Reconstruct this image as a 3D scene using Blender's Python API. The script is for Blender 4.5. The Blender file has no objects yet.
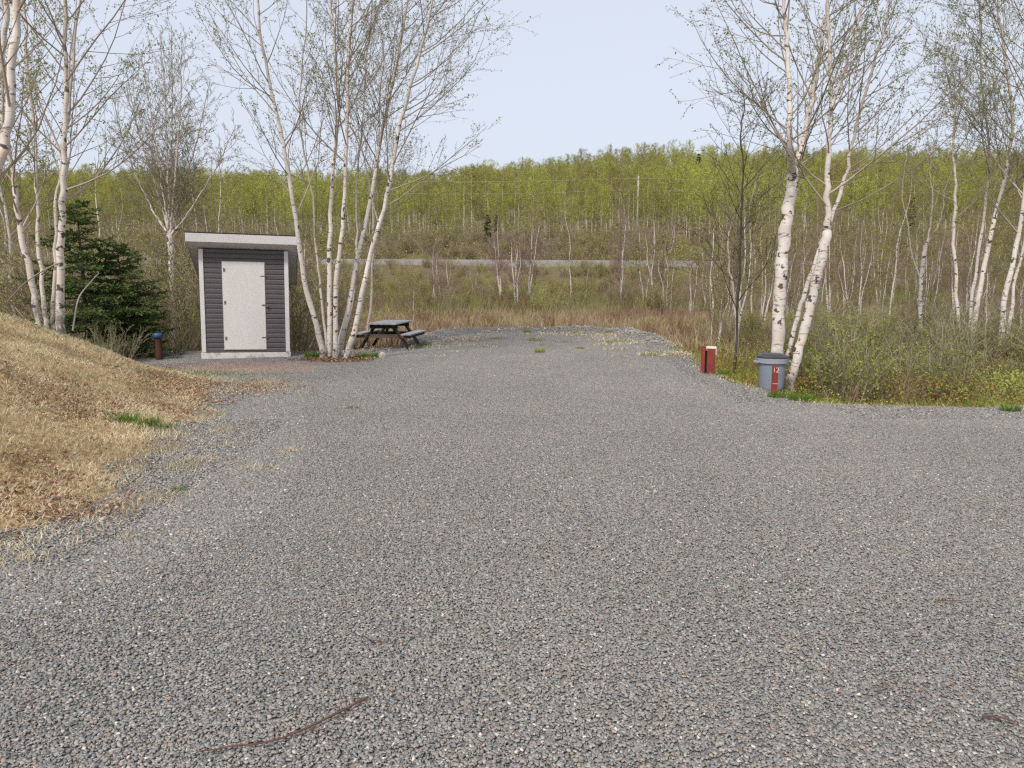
import bpy, math, random
import numpy as np
from mathutils import Vector

R = math.radians
sc = bpy.context.scene
COL = sc.collection
rng = np.random.default_rng(11)
rnd = random.Random(5)

# ------------------------------------------------------------------ camera
F = 740.0
TH = R(8.4)
CAMH = 1.9
cd = bpy.data.cameras.new('camera')
cam = bpy.data.objects.new('camera', cd)
COL.objects.link(cam)
cam.location = (0, 0, CAMH)
cam.rotation_euler = (R(90) - TH, 0, 0)
cd.sensor_width = 36
cd.lens = 36 * F / 1024
cd.clip_start = 0.05
cd.clip_end = 5000
sc.camera = cam


def ray(u, v):
    a = (u - 512) / F
    b = (384 - v) / F
    return (a, math.cos(TH) + b * math.sin(TH), -math.sin(TH) + b * math.cos(TH))


def P(u, v, Y):
    d = ray(u, v)
    t = Y / d[1]
    return Vector((d[0] * t, Y, CAMH + d[2] * t))


def G(u, v, z=0.0):
    d = ray(u, v)
    t = (z - CAMH) / d[2]
    return Vector((d[0] * t, d[1] * t, z))


# ------------------------------------------------------------------ helpers
def smooth(a, b, x):
    t = np.clip((x - a) / (b - a), 0, 1)
    return t * t * (3 - 2 * t)


def _h(ix, iy, s):
    n = np.sin(ix * 127.1 + iy * 311.7 + s * 74.7) * 43758.5453
    return n - np.floor(n)


def vnoise(x, y, s=0):
    ix, iy = np.floor(x), np.floor(y)
    fx, fy = x - ix, y - iy
    fx = fx * fx * (3 - 2 * fx)
    fy = fy * fy * (3 - 2 * fy)
    a, b = _h(ix, iy, s), _h(ix + 1, iy, s)
    c, d = _h(ix, iy + 1, s), _h(ix + 1, iy + 1, s)
    return (a * (1 - fx) + b * fx) * (1 - fy) + (c * (1 - fx) + d * fx) * fy


def fbm(x, y, s=0, o=4):
    r, a, t = 0, 0.5, 0
    for i in range(o):
        r = r + a * vnoise(x * 2 ** i, y * 2 ** i, s + i)
        t += a
        a *= 0.5
    return r / t


def mesh_raw(name, verts, quads=None, tris=None, mats=(), fattr=None, pattr=None, smooth_f=False, loose=None):
    """numpy arrays -> mesh. fattr/pattr: dict name->float array"""
    me = bpy.data.meshes.new(name)
    verts = np.asarray(verts, np.float32).reshape(-1, 3)
    me.vertices.add(len(verts))
    me.vertices.foreach_set('co', verts.ravel())
    idx, tot = [], []
    if quads is not None and len(quads):
        q = np.asarray(quads, np.int32)
        idx.append(q.ravel())
        tot.append(np.full(len(q), 4, np.int32))
    if tris is not None and len(tris):
        t = np.asarray(tris, np.int32)
        idx.append(t.ravel())
        tot.append(np.full(len(t), 3, np.int32))
    idx = np.concatenate(idx)
    tot = np.concatenate(tot)
    me.loops.add(len(idx))
    me.loops.foreach_set('vertex_index', idx)
    me.polygons.add(len(tot))
    st = np.zeros(len(tot), np.int32)
    st[1:] = np.cumsum(tot)[:-1]
    me.polygons.foreach_set('loop_start', st)
    me.polygons.foreach_set('loop_total', tot)
    me.update(calc_edges=True)
    for k, a in (fattr or {}).items():
        me.attributes.new(k, 'FLOAT', 'FACE').data.foreach_set('value', np.asarray(a, np.float32))
    for k, a in (pattr or {}).items():
        me.attributes.new(k, 'FLOAT', 'POINT').data.foreach_set('value', np.asarray(a, np.float32))
    if smooth_f:
        me.polygons.foreach_set('use_smooth', np.ones(len(tot), bool))
    for m in mats:
        me.materials.append(m)
    return me


def link(name, me, parent=None, **kw):
    o = bpy.data.objects.new(name, me)
    COL.objects.link(o)
    if parent is not None:
        o.parent = parent
    for k, v in kw.items():
        o[k] = v
    return o


def thing(name, label, cat, loc=(0, 0, 0), rz=0, group=None):
    o = bpy.data.objects.new(name, None)
    COL.objects.link(o)
    o.location = loc
    o.rotation_euler = (0, 0, rz)
    o.empty_display_size = 0.2
    o['label'] = label
    o['category'] = cat
    if group:
        o['group'] = group
    return o


def children(o):
    return CH.get(o.name, [])


CH = {}


def reg(root, *parts):
    CH[root.name] = list(parts)
    return root


def dup(root, loc, rz, scale, label, group=None, cat=None, name=None):
    r = root.copy()
    COL.objects.link(r)
    r.location = loc
    r.rotation_euler = (0, 0, rz)
    r.scale = (scale,) * 3 if not isinstance(scale, tuple) else scale
    r['label'] = label
    if cat:
        r['category'] = cat
    if group:
        r['group'] = group
    for c in children(root):
        k = c.copy()
        COL.objects.link(k)
        k.parent = r
    return r


class MB:
    """collects boxes / prisms / lathes as one mesh"""

    def __init__(s):
        s.v = []
        s.f = []

    def add(s, vs, fs):
        n = len(s.v)
        s.v += [tuple(v) for v in vs]
        s.f += [tuple(i + n for i in f) for f in fs]
        return s

    def box(s, c, d, rot=None):
        x, y, z = d[0] / 2, d[1] / 2, d[2] / 2
        vs = [Vector((a * x, b * y, e * z)) for a in (-1, 1) for b in (-1, 1) for e in (-1, 1)]
        if rot is not None:
            vs = [rot @ v for v in vs]
        c = Vector(c)
        return s.add([v + c for v in vs], [(0, 1, 3, 2), (4, 6, 7, 5), (0, 4, 5, 1), (2, 3, 7, 6), (0, 2, 6, 4), (1, 5, 7, 3)])

    def beam(s, a, b, w, t, up=(0, 0, 1)):
        """box from a to b: width w across, thickness t along 'up'"""
        a, b = Vector(a), Vector(b)
        d = (b - a)
        L = d.length
        d.normalize()
        x = d.cross(Vector(up)).normalized()
        y = x.cross(d)
        vs = []
        for e in (a, b):
            for p, q in ((-1, -1), (1, -1), (1, 1), (-1, 1)):
                vs.append(e + x * (p * w / 2) + y * (q * t / 2))
        return s.add(vs, [(0, 1, 2, 3), (7, 6, 5, 4), (0, 4, 5, 1), (1, 5, 6, 2), (2, 6, 7, 3), (3, 7, 4, 0)])

    def lathe(s, prof, n=32, c=(0, 0, 0), cap=True):
        vs = []
        for r, z in prof:
            for i in range(n):
                a = 2 * math.pi * i / n
                vs.append((c[0] + r * math.cos(a), c[1] + r * math.sin(a), c[2] + z))
        fs = []
        for j in range(len(prof) - 1):
            for i in range(n):
                k = (i + 1) % n
                fs.append((j * n + i, j * n + k, (j + 1) * n + k, (j + 1) * n + i))
        if cap:
            fs.append(tuple(range(n))[::-1])
            fs.append(tuple((len(prof) - 1) * n + i for i in range(n)))
        return s.add(vs, fs)

    def build(s, name, mat, parent=None, bevel=0.0, smooth_f=False, **kw):
        me = bpy.data.meshes.new(name)
        me.from_pydata(s.v, [], s.f)
        me.update()
        me.materials.append(mat)
        if smooth_f:
            me.polygons.foreach_set('use_smooth', [True] * len(me.polygons))
            me.set_sharp_from_angle(angle=R(40))
        o = link(name, me, parent, **kw)
        if bevel:
            m = o.modifiers.new('bevel', 'BEVEL')
            m.width = bevel
            m.segments = 2
            m.limit_method = 'ANGLE'
        return o


# ------------------------------------------------------------------ materials
def new_mat(name):
    m = bpy.data.materials.new(name)
    m.use_nodes = True
    nt = m.node_tree
    nt.nodes.clear()
    return m, nt


def N(nt, t, **kw):
    n = nt.nodes.new(t)
    for k, v in kw.items():
        if k in n.inputs and not hasattr(n, k):
            n.inputs[k].default_value = v
        else:
            setattr(n, k, v)
    return n


def ramp(nt, src, stops, interp='LINEAR'):
    r = nt.nodes.new('ShaderNodeValToRGB')
    r.color_ramp.interpolation = interp
    e = r.color_ramp.elements
    while len(e) < len(stops):
        e.new(0.5)
    for i, (p, c) in enumerate(stops):
        e[i].position = p
        e[i].color = (*c, 1) if len(c) == 3 else c
    nt.links.new(src, r.inputs[0])
    return r.outputs[0]


def noise(nt, vec, scale, detail=4, rough=0.55, dist=0.0):
    n = nt.nodes.new('ShaderNodeTexNoise')
    n.inputs['Scale'].default_value = scale
    n.inputs['Detail'].default_value = detail
    n.inputs['Roughness'].default_value = rough
    n.inputs['Distortion'].default_value = dist
    if vec is not None:
        nt.links.new(vec, n.inputs['Vector'])
    return n.outputs['Fac']


def mapping(nt, vec, scale=(1, 1, 1), loc=(0, 0, 0)):
    n = nt.nodes.new('ShaderNodeMapping')
    n.inputs['Scale'].default_value = scale
    n.inputs['Location'].default_value = loc
    nt.links.new(vec, n.inputs['Vector'])
    return n.outputs[0]


def mix(nt, fac, a, b, mode='MIX'):
    n = nt.nodes.new('ShaderNodeMix')
    n.data_type = 'RGBA'
    n.blend_type = mode
    for s, val in ((n.inputs[0], fac), (n.inputs[6], a), (n.inputs[7], b)):
        if isinstance(val, (int, float)):
            s.default_value = val
        elif isinstance(val, tuple):
            s.default_value = (*val, 1)
        else:
            nt.links.new(val, s)
    return n.outputs[2]


def mathn(nt, op, a, b=None, clamp=False):
    n = nt.nodes.new('ShaderNodeMath')
    n.operation = op
    n.use_clamp = clamp
    for i, val in enumerate((a, b)):
        if val is None:
            continue
        if isinstance(val, (int, float)):
            n.inputs[i].default_value = val
        else:
            nt.links.new(val, n.inputs[i])
    return n.outputs[0]


def attr(nt, name):
    n = nt.nodes.new('ShaderNodeAttribute')
    n.attribute_name = name
    return n.outputs['Fac']


def finish(nt, color, rough=0.9, spec=0.3, bump=None, bstr=0.3, bdist=0.01, metal=0.0):
    b = nt.nodes.new('ShaderNodeBsdfPrincipled')
    if isinstance(color, tuple):
        b.inputs['Base Color'].default_value = (*color, 1)
    else:
        nt.links.new(color, b.inputs['Base Color'])
    if isinstance(rough, (int, float)):
        b.inputs['Roughness'].default_value = rough
    else:
        nt.links.new(rough, b.inputs['Roughness'])
    b.inputs['Specular IOR Level'].default_value = spec
    b.inputs['Metallic'].default_value = metal
    if bump is not None:
        n = nt.nodes.new('ShaderNodeBump')
        n.inputs['Strength'].default_value = bstr
        n.inputs['Distance'].default_value = bdist
        nt.links.new(bump, n.inputs['Height'])
        nt.links.new(n.outputs[0], b.inputs['Normal'])
    o = nt.nodes.new('ShaderNodeOutputMaterial')
    nt.links.new(b.outputs[0], o.inputs[0])
    return b


def simple_mat(name, col, col2=None, scale=6, rough=0.7, spec=0.3, bump=0.15, stretch=(1, 1, 1), thr=(0.35, 0.7), metal=0, fine=0.06):
    m, nt = new_mat(name)
    tc = nt.nodes.new('ShaderNodeTexCoord').outputs['Object']
    v = mapping(nt, tc, stretch)
    n1 = noise(nt, v, scale, 6, 0.65)
    c = ramp(nt, n1, [(thr[0], col), (thr[1], col2 or tuple(x * 0.8 for x in col))])
    n2 = noise(nt, v, scale * 9, 3)
    c = mix(nt, fine, c, ramp(nt, n2, [(0.3, (0.55,) * 3), (0.7, (1, 1, 1))]), 'MULTIPLY')
    finish(nt, c, rough, spec, n2, bump * 0.6, 0.002, metal)
    return m


def leaf_mat(name, cols, trans=0.35, hue_noise=0.0, rough=0.6, patch=0.0, pscale=0.03):
    """cols: list of ramp colours picked by the face attribute 'tone' and the object's own random number"""
    m, nt = new_mat(name)
    t = attr(nt, 'tone')
    oi = nt.nodes.new('ShaderNodeObjectInfo').outputs['Random']
    f = mathn(nt, 'ADD', mathn(nt, 'MULTIPLY', t, 1 - hue_noise), mathn(nt, 'MULTIPLY', oi, hue_noise))
    if patch:
        ps = nt.nodes.new('ShaderNodeNewGeometry').outputs['Position']
        pn = noise(nt, mapping(nt, ps, (1, 0.6, 0.3)), pscale, 3, 0.6)
        f = mathn(nt, 'ADD', f, mathn(nt, 'MULTIPLY', mathn(nt, 'SUBTRACT', pn, 0.5), patch))
    k = len(cols) - 1
    c = ramp(nt, f, [(0.08 + 0.84 * i / k, col) for i, col in enumerate(cols)])
    d = N(nt, 'ShaderNodeBsdfDiffuse')
    nt.links.new(c, d.inputs['Color'])
    tr = N(nt, 'ShaderNodeBsdfTranslucent')
    nt.links.new(c, tr.inputs['Color'])
    mx = nt.nodes.new('ShaderNodeMixShader')
    mx.inputs[0].default_value = trans
    nt.links.new(d.outputs[0], mx.inputs[1])
    nt.links.new(tr.outputs[0], mx.inputs[2])
    o = nt.nodes.new('ShaderNodeOutputMaterial')
    nt.links.new(mx.outputs[0], o.inputs[0])
    return m


def bark_mat(name, white=(0.70, 0.635, 0.57), twig=(0.24, 0.19, 0.155), mid=(0.42, 0.34, 0.28), rt=0.009, rm=0.035, dirty=0.5):
    m, nt = new_mat(name)
    tc = nt.nodes.new('ShaderNodeTexCoord').outputs['Object']
    rad = attr(nt, 'rad')
    # paper bark, lenticels, torn black patches
    base = ramp(nt, noise(nt, mapping(nt, tc, (1, 1, 0.6)), 3.0, 5), [(0.3, tuple(x * 0.8 for x in white)), (0.62, white)])
    pk = ramp(nt, noise(nt, mapping(nt, tc, (1, 1, 2.0), (3, 1, 0)), 1.4, 3), [(0.48, (1, 1, 1)), (0.75, (0.86, 0.68, 0.56))])
    base = mix(nt, 0.7, base, pk, 'MULTIPLY')
    len_ = ramp(nt, noise(nt, mapping(nt, tc, (6, 6, 30)), 1.0, 3, 0.6), [(0.595, (0, 0, 0)), (0.65, (1, 1, 1))])
    base = mix(nt, mathn(nt, 'MULTIPLY', len_, 0.75), base, (0.11, 0.085, 0.075))
    pat = ramp(nt, noise(nt, mapping(nt, tc, (7, 7, 9), (9, 2, 4)), 1.0, 3, 0.55), [(0.56 + 0.08 * (1 - dirty), (0, 0, 0)), (0.59 + 0.08 * (1 - dirty), (1, 1, 1))])
    base = mix(nt, mathn(nt, 'MULTIPLY', pat, 0.92), base, (0.045, 0.036, 0.032))
    kn = attr(nt, 'foot')
    foot = mathn(nt, 'MULTIPLY', kn, ramp(nt, noise(nt, mapping(nt, tc, (9, 9, 5)), 1.0, 5, 0.7), [(0.4, (0, 0, 0)), (0.55, (1, 1, 1))]))
    base = mix(nt, foot, base, (0.07, 0.055, 0.048))
    f1 = ramp(nt, mathn(nt, 'DIVIDE', rad, rm * 1.5, True), [(rt / rm / 1.5 * 1.2, (0, 0, 0)), (0.72, (1, 1, 1))])
    c = mix(nt, f1, mid, base)
    f2 = ramp(nt, mathn(nt, 'DIVIDE', rad, rt * 2, True), [(0.45, (0, 0, 0)), (1.0, (1, 1, 1))])
    c = mix(nt, f2, twig, c)
    finish(nt, c, 0.8, 0.2, noise(nt, mapping(nt, tc, (6, 6, 14)), 1.0, 3), 0.35, 0.01)
    return m


M = {}
M['bark'] = bark_mat('birch_bark')
M['bark_far'] = bark_mat('young_birch_bark', white=(0.6, 0.55, 0.5), twig=(0.20, 0.15, 0.115), rt=0.010, rm=0.017, dirty=0.2)
M['bark_red'] = bark_mat('red_birch_bark', white=(0.6, 0.55, 0.52), twig=(0.27, 0.18, 0.155), mid=(0.46, 0.36, 0.32), rt=0.010, rm=0.017, dirty=0.1)
M['bark_hill'] = bark_mat('hill_tree_bark', white=(0.62, 0.57, 0.48), twig=(0.22, 0.18, 0.12), mid=(0.3, 0.25, 0.17), rt=0.02, rm=0.05, dirty=0.0)
M['bark_dark'] = simple_mat('dark_bark', (0.10, 0.08, 0.065), (0.05, 0.04, 0.035), 8, 0.9, 0.2, 0.6, (1, 1, 0.3))
M['stem'] = leaf_mat('shrub_twigs', [(0.18, 0.135, 0.10), (0.27, 0.215, 0.155), (0.35, 0.29, 0.21), (0.44, 0.385, 0.29)], 0.0, 0.35)
M['stem_red'] = leaf_mat('red_twigs', [(0.13, 0.06, 0.05), (0.22, 0.11, 0.09), (0.28, 0.17, 0.13)], 0.0, 0.35)
M['leaf'] = leaf_mat('young_birch_leaves', [(0.18, 0.19, 0.07), (0.25, 0.285, 0.085), (0.35, 0.39, 0.115)], 0.5, 0.15)
M['leaf_hill'] = leaf_mat('hill_leaves', [(0.27, 0.22, 0.10), (0.31, 0.29, 0.085), (0.38, 0.395, 0.075), (0.48, 0.51, 0.12)], 0.4, 0.5, 0.6, 1.8, 0.035)
M['leaf_olive'] = leaf_mat('olive_leaves', [(0.24, 0.20, 0.08), (0.30, 0.29, 0.08), (0.38, 0.41, 0.09)], 0.35, 0.5)
M['leaf_shrub'] = leaf_mat('shrub_leaves', [(0.16, 0.18, 0.05), (0.25, 0.30, 0.06), (0.36, 0.42, 0.08)], 0.35, 0.4)
M['weeds'] = leaf_mat('ground_cover_leaves', [(0.30, 0.12, 0.06), (0.36, 0.25, 0.10), (0.22, 0.24, 0.06), (0.26, 0.32, 0.06), (0.42, 0.44, 0.11)], 0.3)
M['needles'] = leaf_mat('spruce_needles', [(0.045, 0.07, 0.028), (0.08, 0.12, 0.038), (0.14, 0.20, 0.055)], 0.15)
M['straw'] = leaf_mat('dry_straw', [(0.30, 0.225, 0.14), (0.47, 0.385, 0.235), (0.62, 0.53, 0.34), (0.76, 0.68, 0.48)], 0.15)
M['litter'] = leaf_mat('dead_leaves', [(0.16, 0.075, 0.045), (0.32, 0.17, 0.10), (0.46, 0.29, 0.19), (0.56, 0.42, 0.32)], 0.1)
M['marsh'] = leaf_mat('marsh_grass', [(0.23, 0.145, 0.11), (0.32, 0.215, 0.15), (0.44, 0.345, 0.225), (0.24, 0.24, 0.11)], 0.2)
M['grass'] = leaf_mat('green_grass', [(0.06, 0.12, 0.02), (0.11, 0.2, 0.03), (0.2, 0.3, 0.05)], 0.3)


def stone_mat():
    m, nt = new_mat('crushed_stone')
    t = attr(nt, 'tone')
    c = ramp(nt, t, [(0.0, (0.146, 0.140, 0.134)), (0.10, (0.185, 0.194, 0.196)), (0.2, (0.229, 0.211, 0.191)), (0.3, (0.219, 0.223, 0.218)), (0.40, (0.282, 0.258, 0.233)), (0.5, (0.243, 0.249, 0.244)),
                     (0.60, (0.311, 0.294, 0.268)), (0.70, (0.263, 0.237, 0.213)), (0.78, (0.350, 0.342, 0.323)), (0.88, (0.399, 0.380, 0.346)),
                     (0.91, (0.321, 0.247, 0.182)), (0.95, (0.350, 0.256, 0.213)), (0.98, (0.438, 0.399, 0.346)), (1.0, (0.714, 0.675, 0.616))])
    pos = nt.nodes.new('ShaderNodeNewGeometry').outputs['Position']
    big = noise(nt, pos, 0.45, 4, 0.6)
    c = mix(nt, 0.8, c, ramp(nt, big, [(0.35, (0.91, 0.915, 0.91)), (0.65, (1.07, 1.05, 1.03))]), 'MULTIPLY')
    # warm fines: tracks through the middle of the lot, and the pinkish patch by the shed
    med = noise(nt, mapping(nt, pos, (0.5, 0.16, 1), (4, 1, 0)), 1.0, 4, 0.6)
    c = mix(nt, ramp(nt, med, [(0.5, (0, 0, 0)), (0.72, (0.28, 0.28, 0.28))]), c, (0.30, 0.28, 0.26))
    g = G(235, 368)
    vm = nt.nodes.new('ShaderNodeVectorMath')
    vm.operation = 'LENGTH'
    nt.links.new(mapping(nt, pos, (0.30, 0.50, 1), (-g.x * 0.30, -g.y * 0.50, 0)), vm.inputs[0])
    dd = mathn(nt, 'ADD', vm.outputs['Value'], mathn(nt, 'MULTIPLY', noise(nt, pos, 1.6, 4), 0.9))
    pink = ramp(nt, dd, [(0.9, (1, 1, 1)), (1.6, (0, 0, 0))])
    nt.nodes[-1].color_ramp.elements[0].position = 0.85
    nt.nodes[-1].color_ramp.elements[1].position = 1.0
    c = mix(nt, mathn(nt, 'MULTIPLY', pink, 0.8), c, mix(nt, t, (0.30, 0.19, 0.14), (0.44, 0.33, 0.27)))
    finish(nt, c, 0.75, 0.35)
    return m


M['stone'] = stone_mat()


def lot_mat():
    m, nt = new_mat('gravel_bed')
    pos = nt.nodes.new('ShaderNodeNewGeometry').outputs['Position']
    v = nt.nodes.new('ShaderNodeTexVoronoi')
    v.inputs['Scale'].default_value = 45
    nt.links.new(pos, v.inputs['Vector'])
    sep = nt.nodes.new('ShaderNodeSeparateColor')
    nt.links.new(v.outputs['Color'], sep.inputs[0])
    c = ramp(nt, sep.outputs[0], [(0, (0.13, 0.127, 0.123)), (0.7, (0.25, 0.245, 0.235)), (1, (0.33, 0.30, 0.27))])
    finish(nt, c, 0.9, 0.2, v.outputs['Distance'], 0.6, 0.01)
    return m


M['lot'] = lot_mat()


def ground_mat():
    m, nt = new_mat('soil_and_grass')
    pos = nt.nodes.new('ShaderNodeNewGeometry').outputs['Position']
    n1 = noise(nt, pos, 0.7, 6, 0.65)
    n2 = noise(nt, pos, 14, 5, 0.7)
    soil = ramp(nt, n2, [(0.3, (0.09, 0.065, 0.045)), (0.55, (0.17, 0.125, 0.08)), (0.75, (0.26, 0.2, 0.12))])
    green = ramp(nt, n1, [(0.40, (0, 0, 0)), (0.62, (0.7, 0.7, 0.7))])
    far = mix(nt, green, soil, (0.13, 0.135, 0.045))
    straw = ramp(nt, n2, [(0.3, (0.22, 0.14, 0.08)), (0.5, (0.38, 0.27, 0.14)), (0.7, (0.5, 0.38, 0.2))])
    c = mix(nt, attr(nt, 'bank'), far, straw)
    marsh = ramp(nt, n1, [(0.35, (0.24, 0.15, 0.10)), (0.6, (0.36, 0.28, 0.16))])
    c = mix(nt, attr(nt, 'marsh'), c, marsh)
    finish(nt, c, 0.95, 0.1, n2, 0.6, 0.03)
    return m


M['ground'] = ground_mat()
M['asphalt'] = simple_mat('road_asphalt', (0.16, 0.155, 0.16), (0.12, 0.12, 0.12), 2, 0.9, 0.2)
M['shoulder'] = simple_mat('road_shoulder_gravel', (0.24, 0.22, 0.21), (0.18, 0.165, 0.155), 1.2, 0.95, 0.1)
M['track'] = simple_mat('gravel_track', (0.33, 0.32, 0.33), (0.24, 0.23, 0.24), 1.5, 0.95, 0.1)
M['paint'] = simple_mat('road_paint', (0.75, 0.72, 0.6), None, 3, 0.7, 0.2)
M['siding'] = simple_mat('vinyl_siding', (0.118, 0.105, 0.108), (0.10, 0.09, 0.093), 3, 0.5, 0.35, 0.05)
M['trim'] = simple_mat('white_trim', (0.76, 0.73, 0.71), (0.66, 0.63, 0.6), 4, 0.5, 0.3, 0.05)
M['door'] = simple_mat('cream_door_paint', (0.76, 0.715, 0.68), (0.72, 0.67, 0.63), 2.5, 0.45, 0.35, 0.04, (1, 1, 0.5))
M['sill'] = simple_mat('peeling_white_sill', (0.72, 0.68, 0.63), (0.3, 0.25, 0.2), 9, 0.7, 0.2, 0.5, (1, 1, 1), (0.5, 0.7))
M['fascia'] = simple_mat('fascia_metal', (0.68, 0.66, 0.65), (0.6, 0.58, 0.57), 2, 0.5, 0.3, 0.03)
M['soffit'] = simple_mat('soffit_panel', (0.76, 0.74, 0.73), (0.7, 0.68, 0.67), 3, 0.6, 0.2, 0.05)
M['shingle'] = simple_mat('roof_shingles', (0.06, 0.055, 0.055), (0.04, 0.04, 0.04), 30, 0.95, 0.1, 0.8)
M['metal'] = simple_mat('dull_metal', (0.28, 0.26, 0.24), (0.16, 0.13, 0.1), 30, 0.45, 0.5, 0.2, metal=0.6)
M['dark_wood'] = simple_mat('weathered_black_wood', (0.018, 0.015, 0.014), (0.04, 0.032, 0.028), 5, 0.7, 0.3, 0.5, (1, 6, 6))
M['grey_wood'] = simple_mat('worn_grey_planks', (0.40, 0.39, 0.38), (0.13, 0.12, 0.115), 3, 0.55, 0.4, 0.4, (0.6, 7, 7), (0.48, 0.66))
M['brown_wood'] = simple_mat('bare_brown_wood', (0.20, 0.14, 0.11), (0.08, 0.06, 0.05), 4, 0.8, 0.2, 0.4, (1, 6, 6))
M['red_wood'] = simple_mat('red_painted_wood', (0.27, 0.045, 0.03), (0.15, 0.03, 0.024), 7, 0.6, 0.3, 0.3, (1, 1, 0.4))
M['white_wood'] = simple_mat('white_painted_wood', (0.78, 0.74, 0.68), (0.6, 0.56, 0.5), 9, 0.6, 0.3, 0.3)
M['bin'] = simple_mat('grey_bin_plastic', (0.20, 0.235, 0.29), (0.235, 0.255, 0.295), 3, 0.45, 0.35, 0.05)
M['bin_rim'] = simple_mat('grey_bin_rim', (0.33, 0.35, 0.38), (0.27, 0.29, 0.32), 5, 0.4, 0.4, 0.05)
M['lid'] = simple_mat('black_bin_lid', (0.035, 0.037, 0.042), (0.055, 0.055, 0.06), 5, 0.4, 0.4, 0.1)
M['rust'] = simple_mat('rusty_pipe', (0.10, 0.036, 0.022), (0.035, 0.018, 0.014), 9, 0.85, 0.2, 0.5)
M['blue'] = simple_mat('blue_cap_plastic', (0.025, 0.09, 0.23), (0.02, 0.05, 0.12), 14, 0.5, 0.4, 0.1)
M['rock'] = simple_mat('pale_rock', (0.5, 0.46, 0.4), (0.34, 0.3, 0.26), 9, 0.85, 0.2, 0.7)
M['pole'] = simple_mat('utility_pole_wood', (0.55, 0.52, 0.47), (0.42, 0.39, 0.35), 3, 0.85, 0.2, 0.2, (1, 1, 0.1))
M['wire'] = simple_mat('wire', (0.45, 0.45, 0.43), None, 3, 0.6, 0.2, 0)
M['stick'] = simple_mat('fallen_stick_bark', (0.15, 0.075, 0.055), (0.09, 0.05, 0.04), 30, 0.8, 0.2, 0.4)

# ------------------------------------------------------------------ outlines on the ground
LOT_PX = [(1024, 405), (985, 408), (940, 407), (900, 406), (850, 405), (810, 403), (775, 392), (745, 385), (722, 378), (700, 366), (684, 353),
          (668, 343), (650, 336), (630, 333), (590, 331.5), (540, 331), (480, 331), (440, 333), (424, 337), (405, 346), (345, 351), (300, 352), (240, 350.5), (190, 351), (140, 353)]
LOT = [(40.0, -12.0), (40.0, 9.0), (16.0, 10.3), (10.0, 10.6)] + [tuple(G(u, v)[:2]) for u, v in LOT_PX] + [(-11, 17.5), (-14, 15), (-14, 12), (-10, -12)]
LOT = np.array(LOT)
BANK_PX = [(0, 540), (60, 522), (110, 500), (150, 470), (178, 440), (195, 410), (220, 392), (226, 384), (192, 377), (166, 370)]
BANK = [(-6.0, -12.0), (-5.2, 0.0), (-4.4, 4.0)] + [tuple(G(u, v)[:2]) for u, v in BANK_PX] + [(-8.3, 15.0), (-11, 16.3), (-16, 18), (-40, 20), (-40, -12)]
BANK = np.array(BANK)


def poly_sd(poly, x, y):
    """signed distance, positive inside"""
    x = np.asarray(x, float)
    y = np.asarray(y, float)
    d = np.full(x.shape, 1e9)
    ins = np.zeros(x.shape, bool)
    n = len(poly)
    for i in range(n):
        ax, ay = poly[i]
        bx, by = poly[(i + 1) % n]
        ex, ey = bx - ax, by - ay
        t = np.clip(((x - ax) * ex + (y - ay) * ey) / (ex * ex + ey * ey + 1e-12), 0, 1)
        d = np.minimum(d, np.hypot(x - ax - t * ex, y - ay - t * ey))
        c = ((ay > y) != (by > y)) & (x < (bx - ax) * (y - ay) / (by - ay + 1e-12) + ax)
        ins ^= c
    return np.where(ins, d, -d)


def hill_z(x, y):
    crest = 32.5 + 9.5 * smooth(-45, 70, x) - 3 * smooth(140, 300, x) + 0.7 * np.sin(x / 31.0)
    s = np.clip((y - 116) / 184, 0, 1)
    up = 2.4 + 4.6 * smooth(97, 119, y) + (crest - 7.0) * (0.45 * s + 0.55 * s ** 1.3)
    back = smooth(310, 700, y)
    return up * (1 - 0.55 * back)


def road_z(x):
    return 3.62 - 0.0055 * x


def terrain(x, y, lot_cut=True):
    x = np.asarray(x, float)
    y = np.asarray(y, float)
    dl = poly_sd(LOT, x, y)
    db = poly_sd(BANK, x, y)
    # marsh and rise to the road
    base = -0.55 + 0.25 * (fbm(x * 0.12, y * 0.12, 3) - 0.5) + 0.07 * (fbm(x * 0.9, y * 0.9, 8) - 0.5)
    base = base + 1.0 * smooth(44, 72, y) + 0.25 * smooth(12, 30, np.abs(x) - 4) * smooth(60, 20, y)
    base = base + (2.55 - 0.0055 * x) * smooth(74, 86, y) * (1 - 0.25 * smooth(97, 101, y))
    hz = hill_z(x, y)
    z = np.where(y > 100, np.maximum(hz, base - 2), base)
    w = smooth(99, 104, y)
    z = base * (1 - w) + hz * w
    # edge of the lot
    out = np.clip(-dl, 0, 50)
    e = np.exp(-out / 1.3)
    z = z * (1 - e) + 0.0 * e
    lip = 0.15 * np.exp(-((dl - 0.25) / 0.42) ** 2) * smooth(19, 21.5, y) * (0.4 + 1.2 * fbm(x * 1.2, y * 1.2, 12))
    z = z + np.where(dl > -1.5, lip, 0)
    if lot_cut:
        z = np.where(dl > 0, lip - 0.06 * smooth(0.0, 0.5, dl), z)
    # left bank
    d = np.clip(db, 0, 60)
    bh = 2.05 * (1 - np.exp(-(d / 3.25) ** 1.5)) + 0.24 * (fbm(x * 0.8, y * 0.8, 21) - 0.5) * smooth(0.2, 1.5, d) + 0.09 * (fbm(x * 3, y * 3, 5) - 0.5) * smooth(0.1, 0.6, d)
    z = np.where(db > 0, np.maximum(z, 0) * 0 + bh + 0.01, z)
    return z


def tz(x, y):
    return float(terrain(np.array([x]), np.array([y]))[0])


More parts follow.
